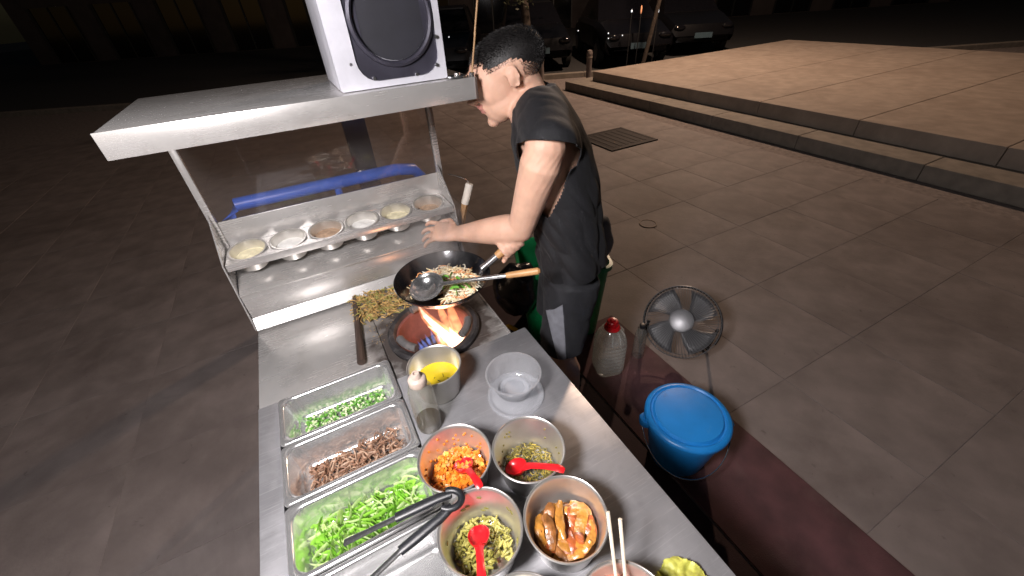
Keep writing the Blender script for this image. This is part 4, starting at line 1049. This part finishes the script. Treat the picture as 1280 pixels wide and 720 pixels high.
# grey side panels (own child, faces lifted from the shorts)
import copy
def side_panel(me, sgn):
    bm = bmesh.new(); bm.from_mesh(me); bm.normal_update()
    yc = 1.178 if sgn < 0 else 1.352
    bmesh.ops.delete(bm, geom=[f for f in bm.faces if (f.calc_center_median().y - yc) * sgn < .0], context='FACES')
    P_ = [(.163, .50), (.192, .50), (.178, .74), (.174, .790), (.122, .725)]
    for k in range(5):
        x0, z0 = P_[k]; x1, z1 = P_[(k + 1) % 5]
        bmesh.ops.bisect_plane(bm, geom=bm.verts[:] + bm.edges[:] + bm.faces[:], plane_co=(x0, 0, z0), plane_no=(z1 - z0, 0, -(x1 - x0)), clear_outer=True)
    bm.normal_update()
    for v in bm.verts: v.co += v.normal * .0025
    for v in bm.verts: v.co -= MAN0
    out = bpy.data.meshes.new('side_panel'); bm.to_mesh(out); bm.free(); return out
pL, pR = side_panel(sm2, -1), side_panel(sm2, 1)
for v in sm2.vertices: v.co -= MAN0
sho = link('shorts', sm2, M['shorts'], man, 180)
md = sho.modifiers.new('thick', 'SOLIDIFY'); md.thickness = .003; md.offset = 0
for pm in (pL, pR):
    po = link('side_panel', pm, M['shorts_grey'], sho, 180); md = po.modifiers.new('thick', 'SOLIDIFY'); md.thickness = .002; md.offset = 0
for An in (LA, RA):
    f = MB(); f.prism([(An.x + .07 - MAN0.x, An.y - .042 - MAN0.y), (An.x + .07 - MAN0.x, An.y + .042 - MAN0.y), (An.x - .13 - MAN0.x, An.y + .05 - MAN0.y), (An.x - .175 - MAN0.x, An.y + .02 - MAN0.y), (An.x - .175 - MAN0.x, An.y - .02 - MAN0.y), (An.x - .13 - MAN0.x, An.y - .05 - MAN0.y)], 'z', .009, .026)
    sn = f.build('sandal', M['sandal'], man, bevel=.006)
    f = MB(); f.tube([An - MAN0 + Vector((-.085, -.047, -.062)), An - MAN0 + Vector((-.075, -.03, -.026)), An - MAN0 + Vector((-.07, 0, -.014)), An - MAN0 + Vector((-.075, .03, -.026)), An - MAN0 + Vector((-.085, .047, -.062))], .005, 8, ry=.022, ref=(0, 0, 1)); f.build('strap', M['sandal'], sn)

# ================================================================== THINGS AROUND
# wok brush hanging from the right post
wb = thing('wok_brush', 'bamboo wok brush with a white taped grip hanging beside the right post', 'brush', cw(.535, 1.5, 1.0), A)
top = Vector((.020, 0, .052)); bot = Vector((-.012, 0, -.030)); dd = (bot - top).normalized()
b = MB(); b.tube([top, top + dd * .003, bot - dd * .003, bot], [.015, .0165, .0165, .015], 18); b.build('taped_grip', M['white_tape'], wb)
b = MB()
for k in range(60):
    a_ = rnd.uniform(0, 6.28); q = .012 * math.sqrt(rnd.random()); px_ = frame_to(dd) @ Vector((q * math.cos(a_), q * math.sin(a_), 0))
    b.tube([bot - dd * .01 + px_, bot + dd * .05 + px_ * 1.25, bot + dd * rnd.uniform(.10, .13) + px_ * 1.9], [.0014, .0013, .0008], 5)
b.build('bristles', M['bamboo'], wb, smooth=60)
b = MB(); b.tube([top - dd * -.002, top + Vector((-.01, .0, .02)), top + Vector((-.045, .03, .035)), top + Vector((-.060, .075, .03))], .0018, 6); b.build('hook', M['chrome'], wb)
# thin stick on the shelf end, built in place of a streak of light
bs = thing('streak_stick', 'thin brown stick standing in for a light streak at the right end of the shelf before the forehead', 'stick', cw(.470, 1.160, 1.44), A)
b = MB(); q = []; rr_ = []
for k in range(9):
    p = Vector((.010 + .0205 * k, .012, .0535 + .095 * k)); q += [p, p + Vector((.001, 0, .006)), p + Vector((.002, 0, .012))]; rr_ += [.0027, .0034, .0027]
b.tube(q, rr_, 10); b.build('cane', M['bamboo'], bs, smooth=60)
b = MB(); b.lathe([(.0085, .0), (.008, .010), (.0045, .012), (.0045, .0)], 14, (.011, .012, .053), closed=True); b.build('socket', M['chrome'], bs)

# green bin with a black bag
gb = thing('green_bin', 'green plastic bin standing behind the cook', 'bin', (.280, 1.88, 0), R(3))
def bring(w, d_, r, z): return [Vector((x, y, z)) for x, y in rrect(w, d_, r, 6)]
b = MB(); b.rings([bring(.38, .30, .05, .003), bring(.40, .32, .05, .02), bring(.47, .37, .055, .48), bring(.50, .40, .06, .485), bring(.50, .40, .06, .51), bring(.47, .37, .055, .512), bring(.458, .358, .05, .49), bring(.39, .31, .045, .03)], True, True); b.build('tub', M['green_plastic'], gb, smooth=50)
for x in (-.12, 0, .12):
    b = MB(); b.box(x - .008, x + .008, -.195, -.165, .05, .44); b.build('rib', M['green_plastic'], gb, bevel=.003)
bag = MB(); bag.ell((0, 0, 0), (.12, .11, .15), 36, 24); bm_ = bag.mesh('black_bag')
for v in bm_.vertices: v.co *= 1 + .16 * noise.noise(v.co * 14) + .10 * abs(noise.noise(v.co * 30))
tag(link('black_bag', bm_, M['black_bag'], smooth=180, loc=(.028, 1.70, .42)), 'crumpled black plastic bag hung on the side of the green bin', 'bag')
bag = MB(); bag.ell((0, 0, 0), (.085, .08, .13), 32, 20); bm_ = bag.mesh('grey_bag')
for v in bm_.vertices: v.co *= 1 + .2 * noise.noise(v.co * 12) + .08 * abs(noise.noise(v.co * 30))
tag(link('grey_bag', bm_, M['grey_bag'], smooth=180, loc=(.452, 1.80, .635)), 'crumpled grey bag on top of the green bin behind the cook', 'bag')
# yellow hose loop with blue collar
yh = thing('hose_loop', 'short yellow hose bent in a loop below the black bag', 'hose', (-.03, 1.55, .0))
b = MB(); b.tube([(-.07 + .0, 0, .02), (-.07, 0, .20), (-.045, 0, .27), (.0, 0, .29), (.035, 0, .26), (.045, 0, .20)], .012, 10); b.build('hose', M['yellow_plastic'], yh, smooth=60)
b = MB(); b.tube([(.045, 0, .205), (.046, 0, .15), (.046, 0, .01)], .015, 12); b.build('collar', M['blue_paint'], yh, smooth=60)

# water bottles
wbt = thing('water_jug', 'large clear plastic water jug with a red cap standing on the mat', 'jug', (.487, 1.475, .010), R(10))
def sq_ring(w, r, z): return [Vector((x, y, z)) for x, y in rrect(w, w, r, 5)]
b = MB(); rings_ = [sq_ring(.11, .03, .0), sq_ring(.142, .04, .006)]
for k in range(7):
    z = .02 + k * .026; rings_ += [sq_ring(.150, .045, z), sq_ring(.150, .045, z + .014), sq_ring(.138, .043, z + .020)]
rings_ += [sq_ring(.150, .05, .205), sq_ring(.148, .055, .225), sq_ring(.125, .055, .255), sq_ring(.085, .040, .282), sq_ring(.056, .0279, .296), sq_ring(.052, .0259, .312)]
b.rings(rings_, True, True); b.build('body', M['bottle_plastic'], wbt, smooth=40)
b = MB(); b.rings([sq_ring(.138, .04, .005), sq_ring(.140, .042, .215)], True, True); b.build('water', M['water'], wbt, smooth=40)
b = MB(); b.lathe([(.0, .288), (.040, .288), (.041, .292), (.034, .306), (.029, .308), (.0285, .330), (.024, .336), (.014, .338), (.012, .346), (0, .347)], 30); b.build('cap', M['red_plastic'], wbt)
for k in range(10):
    a_ = R(36 * k); s = MB(); s.tube([(.044 * math.cos(a_), .044 * math.sin(a_), .288), (.064 * math.cos(a_), .064 * math.sin(a_), .262), (.073 * math.cos(a_), .073 * math.sin(a_), .225)], [.0035, .005, .003], 6); s.build('shoulder_rib', M['bottle_plastic'], wbt, smooth=60)
wb2 = thing('small_bottle', 'small clear plastic bottle standing between the water jug and the fan', 'bottle', (.672, 1.545, .010))
b = MB(); pr2 = [(0, 0), (.028, 0), (.032, .006)]
for k in range(7): pr2 += [(.032, .012 + k * .02), (.028, .022 + k * .02)]
pr2 += [(.031, .158), (.028, .178), (.016, .20), (.013, .205), (.013, .218), (0, .218)]
clear('thin_bottle', (.86, .86, .85), .9, .08, 1.5, .16, (.5, .5, .48))
b.lathe(pr2, 24); b.build('body', M['thin_bottle'], wb2, smooth=40)
b = MB(); b.lathe([(.015, .208), (.016, .228), (.012, .230), (0, .230)], 18); b.build('cap', M['black_grip'], wb2)
# floor fan
fan = thing('floor_fan', 'round grey floor fan with a wire guard tilted upward', 'fan', (.905, 1.60, 0))
FC = Vector((-.015, -.03, .215)); fn = Vector((-.40, -.62, .70)).normalized(); FMt = frame_to(fn)
def fpt(r, a_, h): return FC + FMt @ Vector((r * math.cos(a_), r * math.sin(a_), h))
b = MB(); 
for rr2, h in ((.190, 0), (.190, .03), (.172, .055), (.06, .075)): b.tube([fpt(rr2, R(t), h) for t in range(0, 361, 8)], .003 if rr2 > .18 else .0016, 6, cap=False, ref=fn)
b.build('guard_ring', M['fan_grille'], fan, smooth=60)
for k in range(72):
    a_ = R(5 * k); b = MB(); b.tube([fpt(.06, a_, .075), fpt(.12, a_ + .08, .070), fpt(.172, a_ + .12, .055), fpt(.190, a_ + .13, .03), fpt(.190, a_ + .13, 0)], .0012, 4, ref=fn); b.build('guard_wire', M['fan_grille'], fan, smooth=60)
b = MB(); b.lathe([(0, .078), (.05, .077), (.060, .073), (.060, .068), (0, .068)], 32, FC, FMt); b.build('badge', M['fan_grille'], fan)
b = MB(); b.lathe([(0, .05), (.03, .048), (.034, .035), (.034, .0), (.05, -.01), (.05, -.06), (.03, -.08), (0, -.08)], 28, FC, FMt); b.build('motor', M['black_paint'], fan)
for k in range(4):
    a0 = R(90 * k); b = MB(); vs = []
    for i in range(7):
        for j in range(7):
            r_q = .03 + (.145) * i / 6; sw = R(8 + 62 * (j / 6)) + .35 * i / 6; vs.append(fpt(r_q, a0 + sw, .012 + .022 * (1 - j / 6)))
    fs = [(i * 7 + j, (i + 1) * 7 + j, (i + 1) * 7 + j + 1, i * 7 + j + 1) for i in range(6) for j in range(6)]
    b.add(vs, fs); bo_ = b.build('blade', M['fan_blade'], fan, smooth=60); md = bo_.modifiers.new('t', 'SOLIDIFY'); md.thickness = .002
b = MB(); b.tube([fpt(.192, t, .0) for t in [R(x) for x in range(-20, 201, 10)]], .006, 8, ref=fn); 
b.tube([FC + Vector((.17, -.06, -.02)), Vector((.16, -.05, .015)), Vector((.10, .16, .012)), Vector((-.16, .16, .012)), Vector((-.19, .03, .015)), FC + Vector((-.15, .06, -.02))], .009, 10); b.build('stand', M['black_paint'], fan, smooth=60)

# blue bucket with its lid on
bk = thing('blue_bucket', 'bright blue plastic bucket with its lid on at the right beside the counter', 'bucket', (.668, .958, .010), 0)
b = MB(); b.lathe([(0, .004), (.100, .004), (.108, .0), (.112, .004), (.116, .020), (.150, .225), (.150, .232), (.160, .236), (.160, .252), (.147, .254), (.143, .225), (.108, .022), (0, .014)], 56); b.build('tub', M['blue_plastic'], bk, smooth=45)
b = MB(); b.lathe([(.152, .250), (.164, .250), (.166, .254), (.165, .266), (.158, .274), (.146, .276), (.141, .270), (.135, .270), (.128, .280), (.06, .286), (0, .287)], 56); b.build('lid', M['blue_plastic'], bk, smooth=45)
for a_ in (172, 352):
    d1 = Vector((math.cos(R(a_)), math.sin(R(a_)), 0)); d2 = Vector((-d1.y, d1.x, 0))
    b = MB(); b.rings([[d1 * q + d2 * (s_ * w_) + Vector((0, 0, z)) for s_, z in ((-1, .205), (1, .205), (1, .238), (-1, .238))] for q, w_ in ((.146, .030), (.168, .026), (.182, .014))]); lg = b.build('handle_lug', M['blue_plastic'], bk, bevel=.004)
b = MB(); b.tube([Vector((.174 * math.cos(R(172 + t)), .174 * math.sin(R(172 + t)), .222 - .13 * math.sin(R(t)))) for t in range(0, 181, 9)], .003, 8); b.build('handle', M['chrome'], bk, smooth=60)

# blue rail behind the cart
br = thing('blue_rail', 'bright blue metal rail standing behind the cart glass', 'rail', cw(.055, 1.665, .0), A)
b = MB(); b.tube([(-.38, 0, 0.01), (-.38, 0, 1.07), (-.34, 0, 1.118), (.25, 0, 1.118), (.32, .015, 1.10), (.36, .05, 1.05), (.365, .06, .01)], .024, 12); b.build('tube', M['blue_paint'], br, smooth=60)
b = MB(); b.tube([(.01, 0, .01), (.01, 0, 1.11)], .014, 10); b.build('upright', M['blue_paint'], br, smooth=60)
b = MB(); b.tube([(-.37, 0, .72), (.36, .05, .72)], .012, 10); b.build('crossbar', M['blue_paint'], br, smooth=60)
bp = thing('reflection_post', 'tall navy post standing in for a reflection in the glass of the cart', 'post', cw(.33, 2.9, 0), A)  # post built to imitate a bluish reflection in the pane
b = MB(); b.box(-.07, .07, -.04, .04, .01, 1.62); mat('navy_reflection', (.035, .045, .13), .5, 0, .2, 12)
b.build('column', M['navy_reflection'], bp, bevel=.004)
b = MB(); b.box(-.14, .14, -.12, .12, .004, .03); b.build('foot', M['navy_reflection'], bp, bevel=.004)

# ------------------------------------------------------------------ background
sl = thing('street_lamp', 'slender leaning street lamp post behind the stone platform', 'street lamp', (3.24, 10.0, 0))
b = MB(); b.tube([(0, 0, .10), (.30, 0, 2.0), (.62, -.1, 4.2), (.7, -.4, 4.75), (.6, -.9, 4.95)], [.045, .04, .035, .03, .03], 14); b.build('pole', M['bark'], sl, smooth=60)
b = MB(); b.lathe([(0, 0), (.11, 0), (.10, .10), (0, .12)], 20); b.build('base', M['stone_side'], sl)
b = MB(); b.ell((.57, -1.05, 4.93), (.10, .22, .05)); lh = b.build('lamp_head', M['black_paint'], sl, smooth=180)
b = MB(); b.ell((.57, -1.08, 4.89), (.07, .16, .03)); b.build('lens', M['lamp_warm'], lh, smooth=180)
ld_ = bpy.data.lights.new('street_light', 'POINT'); ld_.energy = STREET_W; ld_.color = STREET_COL; ld_.shadow_soft_size = .12
lo_ = bpy.data.objects.new('street_light', ld_); C.objects.link(lo_); lo_.parent = sl; lo_.location = (.57, -1.1, 4.80)

# parked cars along the road
def car(x, y, rz, label, paint, lit=None):
    t = thing('parked_car', label, 'car', (x, y, .012), rz, 'cars parked along the road')
    sec = []
    prof = [(-2.15, .35, .45, .70), (-2.05, .30, .72, .80), (-1.3, .26, .88, .84), (-.75, .26, .95, .85), (.9, .26, .97, .85), (1.7, .26, .92, .84), (2.1, .30, .80, .80), (2.2, .36, .55, .70)]
    rings_ = []
    for X, z0, z1, hw in prof:
        rings_.append([Vector((X, s * hw * f, z)) for s, f, z in ((-1, .85, z0), (-1, 1, z0 + .12), (-1, 1, z1 - .12), (-1, .88, z1), (1, .88, z1), (1, 1, z1 - .12), (1, 1, z0 + .12), (1, .85, z0))])
    b = MB(); b.rings(rings_); b.build('body', M[paint], t, smooth=40)
    b = MB(); b.rings([[Vector((X, s * hw, z)) for s, hw, z in ((-1, .76, z0), (-1, w1, z1), (1, w1, z1), (1, .76, z0))] for X, z0, z1, w1 in ((-.85, .93, .95, .74), (-.15, .93, 1.38, .60), (.9, .93, 1.42, .60), (1.6, .91, .94, .72))]); b.build('cabin_glass', M['car_glass'], t, smooth=20)
    b = MB(); b.rings([[Vector((X, s * hw, z)) for s, hw, z in ((-1, .57, z1), (-1, .55, z1 + .03), (1, .55, z1 + .03), (1, .57, z1))] for X, z1 in ((-.13, 1.385), (.9, 1.425))]); b.build('roof', M[paint], t, smooth=40)
    for X in (-1.35, 1.35):
        for s in (-1, 1):
            b = MB(); b.lathe([(0, -.09), (.24, -.09), (.31, -.06), (.31, .06), (.24, .09), (0, .09)], 24, (X, s * .78, .31), Matrix.Rotation(R(90), 3, 'X')); wq = b.build('wheel', M['tyre'], t)
            b = MB(); b.lathe([(0, -.098), (.19, -.098), (.2, -.088), (0, -.088)], 20, (X, s * .78, .31), Matrix.Rotation(R(90), 3, 'X')); b.lathe([(0, .098), (.19, .098), (.2, .088), (0, .088)], 20, (X, s * .78, .31), Matrix.Rotation(R(90), 3, 'X')); b.build('rim', M['rim_metal'], wq)
    for s in (-1, 1):
        b = MB(); b.ell((-2.08, s * .60, .66), (.06, .15, .07), 14, 10); b.build('headlight', M[lit or 'car_glass'], t, smooth=180)
        b = MB(); b.ell((2.14, s * .62, .70), (.05, .13, .08), 14, 10); b.build('tail_light', M['red_plastic'], t, smooth=180)
    b = MB(); b.box(-2.20, -2.17, -.22, .22, .42, .54); b.build('number_plate', M['plate_blue'], t)
    return t
car(-1.3, 12.6, R(88), 'dark parked car behind the blower, farthest left of the cars', 'car_paint')
car(1.0, 13.2, R(92), 'dark grey parked car directly behind the cook', 'car_paint_grey')
car(3.4, 13.0, R(90), 'dark parked car right of the cook beyond the bollards', 'car_paint')
car(5.6, 14.2, R(85), 'dark car with a square bonnet beyond the lamp post, rightmost of the cars', 'car_paint_grey')
for k, (x, y, lb) in enumerate(((.96, 9.75, 'pale stone bollard nearest the cook on the plaza edge'), (2.0, 9.75, 'pale stone bollard left of the lamp post'), (-.1, 9.75, 'stone bollard hidden partly behind the cook'), (-1.15, 9.75, 'stone bollard left of the cook by the kerb'))):
    t = thing('bollard', lb, 'bollard', (x, y, .0), 0, 'bollards along the kerb')
    b = MB(); b.lathe([(0, 0), (.075, 0), (.075, .05), (.06, .06), (.058, .48), (.064, .50), (.064, .54), (.05, .58), (0, .60)], 20); b.build('shaft', M['bollard'], t)
    b = MB(); b.lathe([(.0645, .44), (.066, .445), (.066, .465), (.0645, .47)], 20, closed=True); b.build('band', M['stone'], t)
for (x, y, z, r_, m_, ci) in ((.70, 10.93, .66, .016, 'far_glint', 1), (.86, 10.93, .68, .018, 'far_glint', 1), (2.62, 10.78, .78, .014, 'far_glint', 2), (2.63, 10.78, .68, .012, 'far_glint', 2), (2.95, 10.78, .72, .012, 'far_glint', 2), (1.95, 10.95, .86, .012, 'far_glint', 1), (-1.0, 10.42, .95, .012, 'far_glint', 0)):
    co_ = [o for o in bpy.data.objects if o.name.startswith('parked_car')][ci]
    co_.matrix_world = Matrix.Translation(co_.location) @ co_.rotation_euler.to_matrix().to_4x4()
    e = MB(); e.ell(co_.matrix_world.inverted() @ Vector((x, y, z)), (r_, r_, r_), 10, 8); e.build('glint_bead', M[m_], co_, smooth=180)  # glowing beads imitate glints on the car fronts
for (x, y, z, lb, m_, hh) in ((3.65, 10.6, 1.15, 'added slim dark post holding a bright white glint right of the street lamp', 'far_white', .05), (3.06, 10.6, 1.17, 'added slim dark post holding a small white glint left of the street lamp', 'far_glint', .025), (3.30, 10.7, 1.18, 'added slim dark post holding a tall orange glint beside the street lamp', 'far_orange', .08)):
    t = thing('glint_post', lb, 'added post', (x, y, .012), 0)  # posts added only to hold up glints among the cars
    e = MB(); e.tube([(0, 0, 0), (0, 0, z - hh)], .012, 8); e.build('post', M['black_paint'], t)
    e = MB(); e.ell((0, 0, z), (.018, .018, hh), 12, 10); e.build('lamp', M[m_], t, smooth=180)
# tree behind the cook: only its lowest leaves hang into view
tr = thing('street_tree', 'street tree behind the cook with low leaves catching the lamp light', 'tree', (.75, 11.2, .012))
b = MB(); b.tube([(0, 0, 0), (.03, 0, .9), (-.05, 0, 1.8), (.05, .1, 3.0), (0, .2, 4.0)], [.13, .10, .09, .06, .03], 12)
for a_ in range(0, 360, 60): b.tube([(0, 0, 1.7 + a_ / 500), (.5 * math.cos(R(a_)), .5 * math.sin(R(a_)), 2.2 + a_ / 500), (1.2 * math.cos(R(a_)), 1.2 * math.sin(R(a_)), 2.5 + a_ / 500)], [.05, .035, .012], 8)
b.build('trunk', M['bark'], tr, smooth=60)
cr = MB()
cl = [(rnd.uniform(-1.3, 1.3), rnd.uniform(-1.3, 1.3), rnd.uniform(1.9, 4.2)) for _ in range(40)] + [(-.28, -.5, 1.72), (-.15, -.6, 1.62), (-.35, -.4, 1.8)]
for (cx, cy, cz_) in cl:
    for k in range(70):
        p = Vector((cx, cy, cz_)) + Vector((rnd.gauss(0, .17), rnd.gauss(0, .17), rnd.gauss(0, .12))); d1 = rdir(.8).normalized() * .05; d2 = d1.cross(rdir(1)).normalized() * .024
        cr.add([p - d1, p + d2, p + d1, p - d2], [(0, 1, 2, 3)])
cr.build('crown', M['leaf'], tr, smooth=0)
# far shop front with a few lit lamps
sf = thing('shop_front', 'dark low shop front across the road with a few lit lamps', 'building', (3, 24, 0))
b = MB(); b.box(-26, 26, 0, 4, -.02, 5.0); b.build('wall', M['car_paint_grey'], sf)
mat('facade', (.05, .04, .04), .9, 0, .2, 2)
sf.children[0].data.materials.clear(); sf.children[0].data.materials.append(M['facade'])
for k in range(-8, 9):
    b = MB(); b.box(k * 3 - .9, k * 3 + .9, -.06, -.01, .05, 2.3); wq = b.build('window', M['car_glass'], sf)
    for s in (-1, 0, 1):
        b = MB(); b.box(k * 3 + s * .9 - .03, k * 3 + s * .9 + .03, -.10, -.061, .05, 2.3); b.build('mullion', M['black_paint'], wq)
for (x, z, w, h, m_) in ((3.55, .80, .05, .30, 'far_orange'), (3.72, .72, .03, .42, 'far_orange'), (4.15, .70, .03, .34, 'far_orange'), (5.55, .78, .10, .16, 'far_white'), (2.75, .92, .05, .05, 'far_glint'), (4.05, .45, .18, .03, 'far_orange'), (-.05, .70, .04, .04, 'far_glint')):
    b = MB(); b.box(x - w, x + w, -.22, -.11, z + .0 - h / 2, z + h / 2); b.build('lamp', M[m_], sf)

# ------------------------------------------------------------------ stall lamp: LED work lamp on a pole at the cart's left front corner
LPP = cw(UL - .035, -.02, 0)
lp = thing('stall_lamp', 'work lamp on a steel pole at the left front corner of the cart', 'lamp', LPP, A)
lloc = (CARTM.inverted() @ (STALL_POS - LPP))
b = MB(); b.tube([(0, 0, .01), (0, 0, 2.10), (.0, -.02, 2.15), (lloc.x * .5, lloc.y * .5, 2.18), (lloc.x, lloc.y, 2.18), (lloc.x, lloc.y, 2.09)], .011, 10); b.build('pole', M['chrome'], lp, smooth=60)
b = MB(); b.lathe([(.02, .13), (.03, .13), (.05, .10), (.13, .03), (.128, .028), (.045, .095), (.02, .11)], 36, lloc, closed=True); b.build('shade', M['led_shade'], lp, smooth=60)
b = MB(); b.ell(lloc + Vector((0, 0, .065)), (.028, .028, .036)); b.build('bulb', M['led'], lp, smooth=180)
sl_ = bpy.data.lights.new('stall_light', 'POINT'); sl_.energy = STALL_W; sl_.color = STALL_COL; sl_.shadow_soft_size = .15
slo = bpy.data.objects.new('stall_light', sl_); C.objects.link(slo); slo.parent = lp; slo.location = lloc + Vector((0, 0, -.02))
